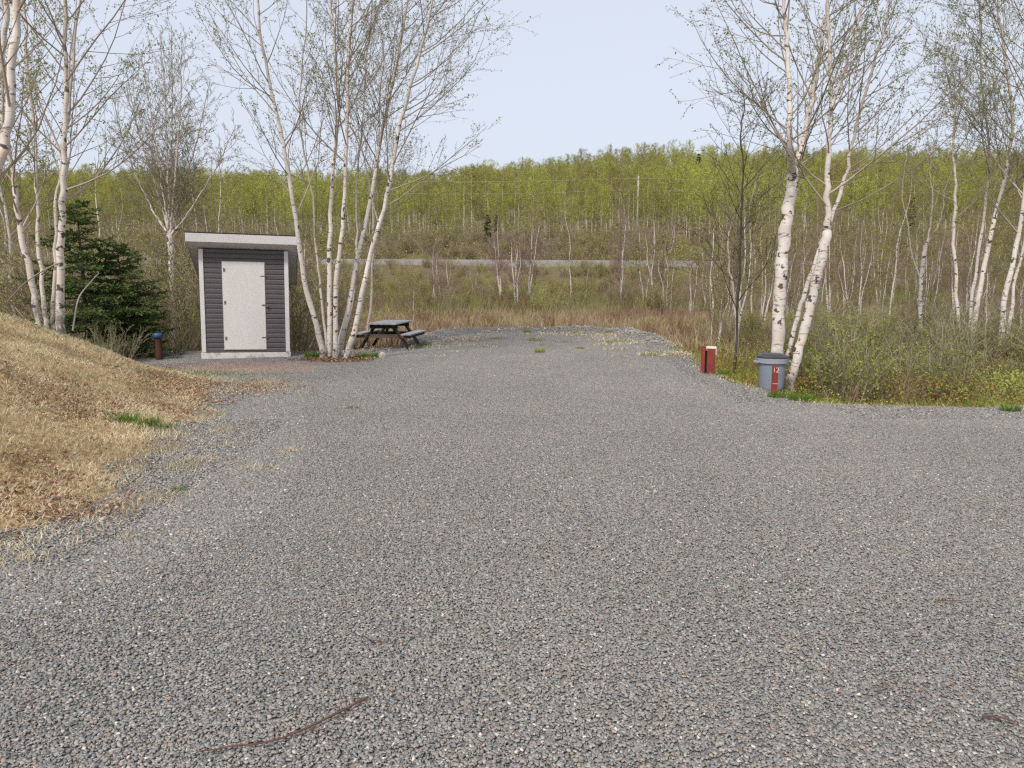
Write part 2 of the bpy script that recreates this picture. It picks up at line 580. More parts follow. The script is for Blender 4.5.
def axis(lo, hi, core_lo, core_hi, step, growth=1.12):
    a = list(np.arange(core_lo, core_hi + 1e-6, step))
    s = step
    while a[-1] < hi:
        s *= growth
        a.append(a[-1] + s)
    s = step
    b = [core_lo]
    while b[-1] > lo:
        s *= growth
        b.append(b[-1] - s)
    return np.array(sorted(set(b[1:])) + a)


def grid_mesh(xs, ys, zf):
    X, Y = np.meshgrid(xs, ys)
    Z = zf(X, Y)
    nx, ny = len(xs), len(ys)
    V = np.stack([X.ravel(), Y.ravel(), Z.ravel()], 1)
    i = np.arange(ny - 1)[:, None] * nx + np.arange(nx - 1)[None, :]
    Q = np.stack([i, i + 1, i + 1 + nx, i + nx], -1).reshape(-1, 4)
    return V, Q


# ground sheet
xs = axis(-1500, 1500, -14, 16, 0.2, 1.06)
ys = axis(-60, 2500, -2, 32, 0.2, 1.035)
V, Q = grid_mesh(xs, ys, terrain)
db = poly_sd(BANK, V[:, 0], V[:, 1])
dl = poly_sd(LOT, V[:, 0], V[:, 1])
bank_m = smooth(-0.2, 0.2, db + 0.4 * (fbm(V[:, 0] * 2, V[:, 1] * 2, 2) - 0.5))
marsh_m = smooth(20, 24, V[:, 1]) * smooth(50, 40, V[:, 1]) * smooth(16, 8, np.abs(V[:, 0] - 1.5)) * (1 - bank_m)
me = mesh_raw('ground', V, Q, mats=[M['ground']], pattr={'bank': bank_m, 'marsh': marsh_m}, smooth_f=True)
link('ground', me, kind='structure')

# gravel lot sheet
gx = np.arange(-12, 40, 0.15)
gy = np.arange(-10, 26, 0.15)
LOTU = lambda x, y: 0.018 * (fbm(x * 0.7, y * 0.7, 31) - 0.5) + 0.15 * np.exp(-((poly_sd(LOT, x, y) - 0.25) / 0.42) ** 2) * smooth(19, 21.5, y) * (0.4 + 1.2 * fbm(x * 1.2, y * 1.2, 12))
V, Q = grid_mesh(gx, gy, lambda x, y: LOTU(x, y) - 0.004)
c = V[Q].mean(1)
keep = (poly_sd(LOT, c[:, 0], c[:, 1]) + 0.35 * (fbm(c[:, 0] * 2.5, c[:, 1] * 2.5, 4) - 0.5) > 0.02) & (poly_sd(BANK, c[:, 0], c[:, 1]) < 0.25)
Q = Q[keep]
u_, inv = np.unique(Q, return_inverse=True)
me = mesh_raw('gravel_lot', V[u_], inv.reshape(-1, 4), mats=[M['lot']], smooth_f=True)
link('gravel_lot', me, kind='structure')


def GT(u, v):
    d = ray(u, v)
    t = 2.0
    while t < 60:
        x, y, z = d[0] * t, d[1] * t, CAMH + d[2] * t
        if z <= max(tz(x, y), 0.0):
            return Vector((x, y, z))
        t += 0.05
    return G(u, v)


# ------------------------------------------------------------------ self-instancing node group (stuff only)
def self_instancer(obj):
    g = bpy.data.node_groups.get('scatter_self')
    if g is None:
        g = bpy.data.node_groups.new('scatter_self', 'GeometryNodeTree')
        g.interface.new_socket('Geometry', in_out='INPUT', socket_type='NodeSocketGeometry')
        g.interface.new_socket('Geometry', in_out='OUTPUT', socket_type='NodeSocketGeometry')
        n = g.nodes
        gi, go = n.new('NodeGroupInput'), n.new('NodeGroupOutput')
        sep = n.new('GeometryNodeSeparateGeometry')
        sep.domain = 'POINT'

        def na(name, t):
            a = n.new('GeometryNodeInputNamedAttribute')
            a.data_type = t
            a.inputs['Name'].default_value = name
            return a.outputs['Attribute']
        cmp_ = n.new('FunctionNodeCompare')
        cmp_.data_type = 'FLOAT'
        cmp_.operation = 'GREATER_THAN'
        g.links.new(na('ipt', 'FLOAT'), cmp_.inputs[0])
        cmp_.inputs[1].default_value = 0.5
        g.links.new(gi.outputs[0], sep.inputs['Geometry'])
        g.links.new(cmp_.outputs[0], sep.inputs['Selection'])
        mp = n.new('GeometryNodeMeshToPoints')
        g.links.new(sep.outputs['Selection'], mp.inputs['Mesh'])
        iop = n.new('GeometryNodeInstanceOnPoints')
        g.links.new(mp.outputs[0], iop.inputs['Points'])
        g.links.new(sep.outputs['Inverted'], iop.inputs['Instance'])
        cx = n.new('ShaderNodeCombineXYZ')
        g.links.new(na('rotz', 'FLOAT'), cx.inputs[2])
        g.links.new(cx.outputs[0], iop.inputs['Rotation'])
        g.links.new(na('scl', 'FLOAT'), iop.inputs['Scale'])
        g.links.new(iop.outputs[0], go.inputs[0])
    m = obj.modifiers.new('scatter', 'NODES')
    m.node_group = g


def with_points(V, pts, rot, scl):
    n, k = len(V), len(pts)
    VV = np.concatenate([V, pts])
    z = np.zeros(n)
    return VV, {'ipt': np.concatenate([z, np.ones(k)]), 'rotz': np.concatenate([z, rot]), 'scl': np.concatenate([z + 1, scl])}


# ------------------------------------------------------------------ gravel stones
def stones(n, x0, x1, y0, y1, smin, smax, seed, c=None):
    g = np.random.default_rng(seed)
    if c is None:
        c = np.stack([g.uniform(x0, x1, n), g.uniform(y0, y1, n), np.zeros(n)], 1)
    n = len(c)
    s = smin + (smax - smin) * g.random(n) ** 1.6
    corner = np.array([(a, b, e) for a in (-1, 1) for b in (-1, 1) for e in (-1, 1)], float)
    loc = corner[None] * (0.55 + 0.45 * g.random((n, 8, 3)))
    dims = np.stack([s * g.uniform(0.9, 1.35, n), s * g.uniform(0.6, 1.0, n), s * g.uniform(0.25, 0.55, n)], 1) * 0.5
    loc = loc * dims[:, None, :]
    a = g.uniform(0, 2 * np.pi, n)
    tx, ty = g.normal(0, 0.24, n), g.normal(0, 0.24, n)
    ca, sa = np.cos(a), np.sin(a)
    X = loc[..., 0] * ca[:, None] - loc[..., 1] * sa[:, None]
    Y = loc[..., 0] * sa[:, None] + loc[..., 1] * ca[:, None]
    Z = loc[..., 2] + X * tx[:, None] + Y * ty[:, None]
    V = np.stack([X, Y, Z], -1) + c[:, None, :]
    V[..., 2] += (0.001 + s * 0.22 * g.random(n) + 0.006 * g.random(n))[:, None]
    f = np.array([(0, 1, 3, 2), (4, 6, 7, 5), (0, 4, 5, 1), (2, 3, 7, 6), (0, 2, 6, 4), (1, 5, 7, 3)])
    Q = (np.arange(n)[:, None, None] * 8 + f[None]).reshape(-1, 4)
    tone = np.repeat(g.random(n) ** 1.0, 6)
    return V.reshape(-1, 3), Q, tone


TS = 1.25
V, Q, tone = stones(20000, -TS / 2, TS / 2, -TS / 2, TS / 2, 0.0055, 0.020, 3)
pts = []
for i, x in enumerate(np.arange(-11, 38, TS)):
    for j, y in enumerate(np.arange(-1, 26, TS)):
        s1 = poly_sd(LOT, np.array([x]), np.array([y]))[0]
        s2 = -poly_sd(BANK, np.array([x]), np.array([y]))[0]
        if min(s1, s2 + 0.05) > 0.8 and not (x > 14 and y < 4):
            pts.append((x, y, 0.0))
pts = np.array(pts)
VV, pa = with_points(V, pts, rng.integers(0, 4, len(pts)) * math.pi / 2, np.ones(len(pts)))
me = mesh_raw('gravel', VV, Q, mats=[M['stone']], fattr={'tone': tone}, pattr=pa)
o = link('gravel', me, kind='stuff', label='grey crushed stone covering the whole parking lot', category='gravel')
self_instancer(o)
# ragged margin of the lot, real stones
cs = []
for (n_, y0_, y1_, x0_, x1_) in ((420000, 2.2, 9.0, -8, 3), (700000, 9.0, 14.0, -12, 13), (600000, 14.0, 25.5, -12, 8), (140000, 9, 12, 9, 13)):
    x, y = rng.uniform(x0_, x1_, n_), rng.uniform(y0_, y1_, n_)
    s1 = poly_sd(LOT, x, y)
    md = np.minimum(s1, -poly_sd(BANK, x, y) + 0.05)
    nz = fbm(x * 1.3, y * 1.3, 17)
    kp = (md < 1.5) & (md + (nz - 0.5) * 1.3 > 0.10 - 0.22 * rng.random(n_) ** 5) & (rng.random(n_) < (4200 if y1_ < 15 else 2600) / (n_ / ((y1_ - y0_) * (x1_ - x0_))))
    cs.append(np.stack([x[kp], y[kp], np.zeros(kp.sum())], 1))
cc = np.concatenate(cs)
V, Q, tone = stones(0, 0, 0, 0, 0, 0.009, 0.028, 9, cc)
Vs = V.reshape(-1, 8, 3)
kp = np.ones(len(cc), bool)
s1 = poly_sd(LOT, cc[:, 0], cc[:, 1])
zz = np.maximum(terrain(cc[:, 0], cc[:, 1], False), np.where(s1[kp] > 0, 0, -9))
Vs[..., 2] += zz[:, None]
Qs = (np.arange(len(Vs))[:, None, None] * 8 + np.array([(0, 1, 3, 2), (4, 6, 7, 5), (0, 4, 5, 1), (2, 3, 7, 6), (0, 2, 6, 4), (1, 5, 7, 3)])[None]).reshape(-1, 4)
me = mesh_raw('loose_gravel', Vs.reshape(-1, 3), Qs, mats=[M['stone']], fattr={'tone': tone.reshape(-1, 6)[kp].ravel()})
link('loose_gravel', me, kind='stuff', label='loose grey stones scattered along the margins of the lot', category='gravel')

# bigger pale stones pushed up along the far rim
x, y = rng.uniform(-5, 8, 30000), rng.uniform(17.5, 25.5, 30000)
s1 = poly_sd(LOT, x, y)
kp = (s1 > -0.5) & (s1 < 1.6) & (rng.random(30000) < 0.55 * np.exp(-((s1 - 0.3) / 0.6) ** 2) * smooth(0.35, 0.6, fbm(x * 1.1, y * 1.1, 77)))
cc = np.stack([x[kp], y[kp], np.zeros(kp.sum())], 1)
V, Q, tone = stones(0, 0, 0, 0, 0, 0.03, 0.10, 19, cc)
V = V.reshape(-1, 8, 3)
V[..., 2] += terrain(cc[:, 0], cc[:, 1], False)[:, None]
me = mesh_raw('rim_stones', V.reshape(-1, 3), Q, mats=[M['stone']], fattr={'tone': 0.55 + 0.45 * tone})
link('rim_stones', me, kind='stuff', label='larger pale stones along the far rim of the gravel', category='stones')


# ------------------------------------------------------------------ blades and leaves
def blades(p, h, w, az, lean, tone, flat=0.0):
    """grass blades: p (n,3), height, width, azimuth, lean 0..1 -> V, Q, tone"""
    n = len(p)
    d = np.stack([np.cos(az), np.sin(az), np.zeros(n)], 1)
    sd = np.stack([-np.sin(az), np.cos(az), np.zeros(n)], 1)
    fa = rng.uniform(0, np.pi, n)
    sd = sd * np.cos(fa)[:, None] + d * np.sin(fa)[:, None]
    up = np.array([0, 0, 1.0])
    l1 = lean[:, None] * d * h[:, None] * 0.35 + up * (h * np.sqrt(np.clip(1 - lean ** 2 * 0.8, 0.02, 1)))[:, None] * 0.55
    l2 = lean[:, None] * d * h[:, None] * 1.0 + up * (h * np.sqrt(np.clip(1 - lean ** 2, 0.02, 1)))[:, None]
    w = w[:, None]
    V = np.stack([p - sd * w / 2, p + sd * w / 2, p + l1 + sd * w * 0.4, p + l1 - sd * w * 0.4, p + l2 + sd * w * 0.08, p + l2 - sd * w * 0.08], 1)
    i = np.arange(n)[:, None] * 6
    Q = np.stack([i + np.array([[0, 1, 2, 3]]), i + np.array([[3, 2, 4, 5]])], 1).reshape(-1, 4)
    return V.reshape(-1, 3), Q, np.repeat(tone, 2)


def rand_dirs(n, g, zb=0.0):
    v = g.normal(size=(n, 3))
    v[:, 2] += zb
    return v / np.linalg.norm(v, axis=1, keepdims=True)


def leafquads(p, s, g, normal_up=0.0, wf=0.6, fold=0.0):
    n = len(p)
    nrm = rand_dirs(n, g, normal_up)
    a = np.cross(nrm, rand_dirs(n, g))
    a /= np.linalg.norm(a, axis=1, keepdims=True) + 1e-9
    b = np.cross(nrm, a)
    s = np.asarray(s)[:, None]
    V = np.stack([p - a * s * 0.5, p + b * s * wf * 0.5 + nrm * s * fold, p + a * s * 0.5, p - b * s * wf * 0.5 + nrm * s * fold], 1)
    Q = np.arange(n * 4).reshape(-1, 4)
    return V.reshape(-1, 3), Q


def merge(parts):
    V, Q, T, k = [], [], [], 0
    for v, q, t in parts:
        V.append(v)
        Q.append(q + k)
        T.append(t)
        k += len(v)
    return np.concatenate(V), np.concatenate(Q), np.concatenate(T)


def scatter(n, x0, x1, y0, y1, g=rng):
    return g.uniform(x0, x1, n), g.uniform(y0, y1, n)


# straw on the left bank and its outliers on the gravel
x, y = scatter(520000, -12, -1.2, 2.6, 16.6)
db = poly_sd(BANK, x, y)
nz = fbm(x * 1.1, y * 1.1, 40)
nz2 = fbm(x * 4, y * 4, 41)
dens = smooth(-0.4, 0.25, db + (nz - 0.5) * 1.2)
patch = np.zeros_like(x)
for (u, v, rx, ry) in [(105, 512, .25, .3), (45, 545, .35, .3), (120, 540, .15, .12), (190, 466, .32, .28), (262, 469, .2, .13), (95, 478, .4, .3), (205, 382, .9, .5), (245, 389, .6, .35), (150, 500, .3, .2),
                       (180, 447, .35, .4), (265, 383, .35, .3), (165, 372, .9, .5), (20, 560, .2, .25), (225, 430, .15, .2), (290, 452, .1, .1)]:
    q = G(u, v)
    patch = np.maximum(patch, np.exp(-(((x - q.x) / rx) ** 2 + ((y - q.y) / ry) ** 2)) * (0.2 + 0.8 * smooth(0.35, 0.6, nz2)) * 0.85)
far_thin = np.where(db > 5, 0.45, 1)
dens = np.maximum(dens * (0.35 + 0.65 * smooth(0.3, 0.55, nz2)) * far_thin, patch)
vis = x > -0.80 * y - 1.2
kp = (rng.random(len(x)) < dens) & vis
x, y, db, nz = x[kp], y[kp], db[kp], nz[kp]
z = np.maximum(terrain(x, y, False), 0.0) + 0.004
n = len(x)
tone = np.clip(-0.05 + 1.1 * fbm(x * 2.1, y * 2.1, 44) + 0.2 * rng.normal(size=n), 0, 1)
BV, BQ, BT = blades(np.stack([x, y, z], 1), rng.uniform(0.03, 0.085, n), rng.uniform(0.0035, 0.007, n), rng.uniform(0, 6.28, n), rng.uniform(0.6, 0.98, n), tone)
me = mesh_raw('dry_grass', BV, BQ, mats=[M['straw']], fattr={'tone': BT})
link('dry_grass', me, kind='stuff', label='matted dry tan grass on the sloping bank', category='dry grass')

# dead leaves on the bank
x, y = scatter(200000, -12, -1.2, 2.6, 16.6)
db = poly_sd(BANK, x, y)
low = fbm(x * 0.7, y * 0.7, 60)
dens = smooth(-0.35, 0.3, db + 0.6 * (low - .5)) * (0.05 + 1.6 * smooth(2.0, 0.1, db) * smooth(0.35, 0.6, low) + 0.25 * smooth(0.55, 0.7, low)) * (0.5 + 0.5 * smooth(13, 6, y))
for (u, v, r) in [(245, 389, .7), (200, 403, .5), (330, 362, .0)]:
    q = G(u, v)
    dens = np.maximum(dens, 0.5 * np.exp(-((x - q.x) ** 2 + (y - q.y) ** 2) / (r * r + 1e-6)))
kp = (rng.random(len(x)) < dens) & (x > -0.8 * y - 1.2)
x, y = x[kp], y[kp]
z = np.maximum(terrain(x, y, False), 0) + 0.014 + 0.02 * rng.random(len(x))
LV, LQ = leafquads(np.stack([x, y, z], 1), rng.uniform(0.018, 0.046, len(x)), rng, 1.5, 0.7, 0.18)
me = mesh_raw('dead_leaves', LV, LQ, mats=[M['litter']], fattr={'tone': rng.random(len(x))})
link('dead_leaves', me, kind='stuff', label='brown dead leaves littering the lower bank', category='leaf litter')

# green grass tinge on the top of the bank and near the tongue by the shed
x, y = scatter(60000, -12, -3.5, 7, 16)
q1, q2 = G(190, 376), P(20, 308, 11.8)
dd = np.exp(-(((x - q1.x) / 1.3) ** 2 + ((y - q1.y) / 0.5) ** 2)) * 0.6 + np.exp(-(((x - q2.x) / 1.6) ** 2 + ((y - q2.y) / 0.8) ** 2)) * 0.30
dd += 0.08 * smooth(0.6, 0.75, fbm(x * 1.5, y * 1.5, 66)) * (poly_sd(BANK, x, y) > 0)
kp = rng.random(len(x)) < dd
x, y = x[kp], y[kp]
z = np.maximum(terrain(x, y, False), 0)
n = len(x)
BV, BQ, BT = blades(np.stack([x, y, z], 1), rng.uniform(0.04, 0.10, n), rng.uniform(0.004, 0.008, n), rng.uniform(0, 6.28, n), rng.uniform(0.2, 0.8, n), rng.random(n))
link('sparse_grass', mesh_raw('sparse_grass', BV, BQ, mats=[M['grass']], fattr={'tone': BT}), kind='stuff',
     label='thin new green grass on the bank and beside the shed', category='grass')

# marsh grass beyond the lot
x, y = scatter(150000, -32, 42, 19, 64)
dl = poly_sd(LOT, x, y)
db = poly_sd(BANK, x, y)
nz = fbm(x * 0.25, y * 0.25, 71)
nz2 = fbm(x * 1.2, y * 1.2, 72)
dens = np.where((dl < -0.1) & (db < -0.3), 1, 0) * (0.30 + 0.7 * smooth(54, 42, y)) * (0.35 + 0.65 * smooth(15, 10, np.abs(x - 2)))
kp = (rng.random(len(x)) < dens) & (np.abs(x) < 0.8 * y + 2)
x, y, nz, nz2 = x[kp], y[kp], nz[kp], nz2[kp]
n = len(x)
z = terrain(x, y)
hh = rng.uniform(0.25, 0.6, n) * (0.6 + 0.8 * nz2)
tone = np.clip(0.75 * smooth(0.3, 0.68, nz) + 0.05 + 0.16 * rng.normal(size=n), 0, 0.86)
tone = np.where(rng.random(n) < 0.1, 0.98, tone)
BV, BQ, BT = blades(np.stack([x, y, z], 1), hh, rng.uniform(0.015, 0.035, n), rng.uniform(0, 6.28, n), rng.uniform(0.1, 0.7, n), tone)
link('marsh_grass', mesh_raw('marsh_grass', BV, BQ, mats=[M['marsh']], fattr={'tone': BT}), kind='stuff',
     label='rusty and straw coloured marsh grass beyond the gravel', category='marsh grass')

# rough grass and weeds along the right-hand edge of the lot (outside it)
x, y = scatter(120000, 2.5, 13, 9.5, 25)
dl = poly_sd(LOT, x, y)
nz = fbm(x * 1.2, y * 1.2, 81)
dens = smooth(0.12, -0.15, dl + 0.5 * (nz - 0.5)) * (0.2 + 0.8 * smooth(-3.6, -1.4, dl))
kp = rng.random(len(x)) < dens * 0.6
x, y, nz, dl = x[kp], y[kp], nz[kp], dl[kp]
n = len(x)
z = terrain(x, y)
hh = rng.uniform(0.06, 0.22, n) * (0.3 + smooth(0, -0.8, dl))
tone = np.clip(1.7 * nz - 0.35 + 0.14 * rng.normal(size=n), 0, 1)
edge = (dl > -0.35) & (rng.random(n) < 0.5)
BV, BQ, BT = blades(np.stack([x, y, z], 1), hh, rng.uniform(0.006, 0.013, n), rng.uniform(0, 6.28, n), rng.uniform(0.2, 0.9, n), tone)
link('verge_grass', mesh_raw('verge_grass', BV, BQ, mats=[M['weeds']], fattr={'tone': BT}), kind='stuff',
     label='rough green and reddish grass along the right edge of the gravel', category='grass')
x, y = scatter(110000, 3.5, 14, 9.5, 20)
dl = poly_sd(LOT, x, y)
nz = fbm(x * 0.9, y * 0.9, 85)
kp = (dl < -0.15) & (dl > -3.8) & (rng.random(len(x)) < smooth(0.2, 0.6, nz) * smooth(-3.8, -1.6, dl) * (0.12 + 0.88 * smooth(14.2, 12.4, y)))
x, y, nz, dl = x[kp], y[kp], nz[kp], dl[kp]
n = len(x)
z = terrain(x, y) + rng.random(n) ** 0.7 * (0.08 + 0.62 * smooth(-0.1, -1.0, dl) * (0.4 + nz))
LV, LQ = leafquads(np.stack([x, y, z], 1), rng.uniform(0.03, 0.06, n), rng, 0.8, 0.55, 0.05)
tone = np.clip(2.1 * fbm(x * 0.8, y * 0.8, 88) - 0.52 + 0.13 * rng.normal(size=n), 0, 1)
link('weeds', mesh_raw('weeds', LV, LQ, mats=[M['weeds']], fattr={'tone': tone}), kind='stuff',
     label='low leafy yellow-green and red weeds in front of the shrubs', category='weeds')
# dead straw fringe at that edge
x, y = scatter(50000, 2.0, 13, 9.5, 25)
dl = poly_sd(LOT, x, y)
kp = rng.random(len(x)) < np.exp(-((dl + 0.05) / 0.25) ** 2) * smooth(0.38, 0.55, fbm(x, y, 90)) * 1.0
x, y = x[kp], y[kp]
n = len(x)
BV, BQ, BT = blades(np.stack([x, y, np.maximum(terrain(x, y, False), -0.1) + 0.005], 1), rng.uniform(0.05, 0.12, n), rng.uniform(0.005, 0.009, n), rng.uniform(0, 6.28, n), rng.uniform(0.7, 0.98, n), rng.random(n))
link('straw_fringe', mesh_raw('straw_fringe', BV, BQ, mats=[M['straw']], fattr={'tone': BT}), kind='stuff',
     label='dead straw lying along the right edge of the gravel', category='dry grass')
# thin straw over the far end of the lot
x, y = scatter(40000, -4, 7, 17, 25)
dl = poly_sd(LOT, x, y)
kp = rng.random(len(x)) < smooth(0.50, 0.68, fbm(x * 0.8, y * 1.6, 93)) * smooth(3.5, 0.5, dl) * 1.0 * (dl > -0.2)
x, y = x[kp], y[kp]
n = len(x)
BV, BQ, BT = blades(np.stack([x, y, np.full(n, 0.02)], 1), rng.uniform(0.05, 0.12, n), rng.uniform(0.008, 0.016, n), rng.uniform(0, 6.28, n), rng.uniform(0.7, 0.98, n), rng.random(n))
link('straw_patches', mesh_raw('straw_patches', BV, BQ, mats=[M['straw']], fattr={'tone': BT}), kind='stuff',
     label='thin straw patches over the far end of the gravel', category='dry grass')

# ------------------------------------------------------------------ road and its embankment
xr = np.arange(-260, 300, 6.0)


def strip(name, prof, mat, label=None):
    """prof: list of (y, dz)"""
    V = []
    for x in xr:
        for (yy, dz) in prof:
            V.append((x, yy - 0.02 * x, road_z(x) + dz))
    n = len(prof)
    Q = []
    for i in range(len(xr) - 1):
        for j in range(n - 1):
            a = i * n + j
            Q.append((a, a + n, a + n + 1, a + 1))
    return link(name, mesh_raw(name, V, Q, mats=[mat]), kind='structure')


strip('road', [(87.2, 0.0), (91.0, 0.08), (94.8, 0.0)], M['asphalt'])
strip('road_shoulder', [(83.6, -1.15), (85.0, -0.5), (85.6, -0.03), (87.2, -0.004)], M['shoulder'])
strip('road_verge', [(94.8, -0.004), (96.4, -0.05), (99, -0.9)], M['shoulder'])
strip('road_edge_line', [(87.45, 0.010), (87.6, 0.013)], M['paint'])
# side track glimpsed through the shrubs at the right
V = []
for i, (x, y) in enumerate([(9, 21.5), (11, 22.5), (13.5, 23), (17, 23.2), (22, 23), (30, 22)]):
    for w in (-1.8, 1.8):
        V.append((x, y + w, tz(x, y) + 0.12))
Q = [(2 * i, 2 * i + 2, 2 * i + 3, 2 * i + 1) for i in range(5)]
link('side_track', mesh_raw('side_track', V, Q, mats=[M['track']]), kind='structure')


# ------------------------------------------------------------------ tubes
class Tubes:
    def __init__(s):
        s.g = {}

    def add(s, pts, rad, k=4, foot=0.0, tone=None):
        s.g.setdefault((len(pts), k), []).append((pts, rad, foot, rnd.random() if tone is None else tone))

    def arrays(s, jag=0.0):
        Vs, Qs, Rs, Fs, Ts, off = [], [], [], [], [], 0
        for (n, k), L in s.g.items():
            Pn = np.array([[tuple(p) for p in l[0]] for l in L])
            Rn = np.array([l[1] for l in L])
            ft = np.array([l[2] for l in L])
            tn = np.array([l[3] for l in L])
            m = len(L)
            T = np.empty_like(Pn)
            T[:, 1:-1] = Pn[:, 2:] - Pn[:, :-2]
            T[:, 0] = Pn[:, 1] - Pn[:, 0]
            T[:, -1] = Pn[:, -1] - Pn[:, -2]
            T /= np.linalg.norm(T, axis=2, keepdims=True) + 1e-9
            ref = np.where(np.abs(T[:, :1, 0:1]) < 0.8, np.array([[[1.0, 0, 0]]]), np.array([[[0, 1.0, 0]]]))
            A = np.cross(T, np.broadcast_to(ref, T.shape))
            A /= np.linalg.norm(A, axis=2, keepdims=True) + 1e-9
            B = np.cross(T, A)
            an = np.arange(k) * 2 * np.pi / k
            rr = Rn[:, :, None] * np.ones(k)
            if jag:
                rr = rr * (1 + jag * (rng.random(rr.shape) - 0.5))
            V = Pn[:, :, None, :] + rr[..., None] * (A[:, :, None, :] * np.cos(an)[None, None, :, None] + B[:, :, None, :] * np.sin(an)[None, None, :, None])
            i = np.arange(n - 1)[:, None] * k + np.arange(k)[None, :]
            j = np.arange(n - 1)[:, None] * k + (np.arange(k)[None, :] + 1) % k
            q = np.stack([i, j, j + k, i + k], -1).reshape(-1, 4)
            Q = (q[None] + (np.arange(m) * n * k)[:, None, None]).reshape(-1, 4) + off
            Vs.append(V.reshape(-1, 3))
            Qs.append(Q)
            Rs.append(np.repeat(Rn.ravel(), k))
            hz = Pn[:, :, 2] - Pn[:, :1, 2]
            Fs.append(np.repeat((ft[:, None] * np.clip(1 - hz / 0.9, 0, 1)).ravel(), k))
            Ts.append(np.repeat(tn, (n - 1) * k))
            off += m * n * k
        return np.concatenate(Vs), np.concatenate(Qs), np.concatenate(Rs), np.concatenate(Fs), np.concatenate(Ts)

    def mesh(s, name, mat, jag=0.0):
        V, Q, Rr, Ff, Tt = s.arrays(jag)
        return mesh_raw(name, V, Q, mats=[mat], fattr={'tone': Tt}, pattr={'rad': Rr, 'foot': Ff}, smooth_f=True)


def catmull(pts, n):
    pts = [Vector(p) for p in pts]
    P0 = [pts[0] * 2 - pts[1]] + pts + [pts[-1] * 2 - pts[-2]]
    out = []
    m = len(pts) - 1
    for i in range(n):
        t = i / (n - 1) * m
        k = min(int(t), m - 1)
        f = t - k
        a, b, c, d = P0[k], P0[k + 1], P0[k + 2], P0[k + 3]
        out.append(0.5 * ((2 * b) + (c - a) * f + (2 * a - 5 * b + 4 * c - d) * f * f + (3 * b - a - 3 * c + d) * f ** 3))
    return out


def rv(r=rnd):
    return Vector((r.gauss(0, 1), r.gauss(0, 1), r.gauss(0, 1)))


UP = Vector((0, 0, 1))


class Leaves:
    def __init__(s):
        s.p = []

    def mesh(s, name, mat, smin, smax, seed=1, wf=0.6, tonev=None):
        g = np.random.default_rng(seed)
        p = np.array([tuple(q) for q in s.p])
        V, Q = leafquads(p, g.uniform(smin, smax, len(p)), g, 0.3, wf, 0.05)
        t = g.random(len(p))
        return mesh_raw(name, V, Q, mats=[mat], fattr={'tone': t})


def grow(T, L, p, d, length, r, lvl, cfg):
    """one branch and its children"""
    n = cfg['seg'][lvl]
    step = length / n
    pts, rad = [p.copy()], [r]
    rt = cfg['rmin']
    d = d.normalized()
    for i in range(n):
        d = (d + UP * cfg['trop'][lvl] + rv() * cfg['wig'][lvl]).normalized()
        p = p + d * step
        pts.append(p.copy())
        rad.append(max(rt, r * (1 - 0.8 * (i + 1) / n)))
    T.add(pts, rad, cfg['k'][lvl])
    if lvl + 1 < cfg['levels']:
        m = max(1, int(length / cfg['gap'][lvl] * rnd.uniform(0.8, 1.2)))
        for j in range(m):
            t = 0.15 + 0.85 * (j + rnd.random()) / m
            i = min(int(t * n), n - 1)
            f = t * n - i
            q = pts[i].lerp(pts[i + 1], f)
            ax = (pts[i + 1] - pts[i]).normalized()
            side = ax.cross(rv()).normalized()
            a = R(rnd.uniform(*cfg['ang']))
            dd = ax * math.cos(a) + side * math.sin(a)
            ll = length * (1 - 0.65 * t) * rnd.uniform(*cfg['len'][lvl])
            rr = max(rt, (r * (1 - 0.8 * t)) * 0.55)
            grow(T, L, q, dd, max(ll, cfg['lmin']), rr, lvl + 1, cfg)
    if lvl >= cfg['leaf_lvl'] and L is not None:
        k = int(cfg['leaves'] + rnd.random())
        for j in range(k):
            t = rnd.uniform(0.25, 1.0) * n
            i = min(int(t), n - 1)
            L.p.append(pts[i].lerp(pts[i + 1], t - i) + rv() * cfg['lspread'])


def limb_stem(T, B, L, path, r0, r1, cfg, nb, t0=0.3, foot=1.0, sides=12, npts=34, lmul=1.0, side_bias=None, wob=0.012):
    """a trunk along a path with branches growing from it"""
    pts = catmull(path, npts)
    for i in range(1, npts):
        pts[i] = pts[i] + Vector((rnd.gauss(0, wob), rnd.gauss(0, wob), 0))
    rad = []
    for i in range(npts):
        t = i / (npts - 1)
        rad.append((r0 + (r1 - r0) * t ** 0.85) * (1 + 0.25 * foot * math.exp(-t * 22)) * (1 + 0.05 * math.sin(i * 1.7)))
    T.add(pts, rad, sides, foot)
    tot = sum((pts[i + 1] - pts[i]).length for i in range(npts - 1))
    for j in range(nb):
        t = t0 + (1 - t0) * (j + rnd.random()) / nb
        i = min(int(t * (npts - 1)), npts - 2)
        q = pts[i].lerp(pts[i + 1], t * (npts - 1) - i)
        ax = (pts[i + 1] - pts[i]).normalized()
        sd = rv()
        if side_bias is not None:
            sd = sd + side_bias
        side = (sd - ax * sd.dot(ax)).normalized()
        a = R(rnd.uniform(32, 62))
        d = ax * math.cos(a) + side * math.sin(a)
        ll = lmul * tot * (0.10 + 0.26 * (1 - t) ** 0.7) * rnd.uniform(0.6, 1.25)
        rr = min(rad[i] * 0.4, 0.005 + 0.0048 * ll)
        grow(B, L, q, d, ll, rr, 0, cfg)


HERO = dict(levels=3, seg=(7, 5, 3), k=(6, 4, 3), trop=(0.10, 0.06, 0.03), wig=(0.07, 0.10, 0.12), gap=(0.32, 0.18, 0.1), ang=(24, 50),
            len=((0.38, 0.75), (0.35, 0.75)), lmin=0.10, rmin=0.0023, leaf_lvl=1, leaves=5.6, lspread=0.02)


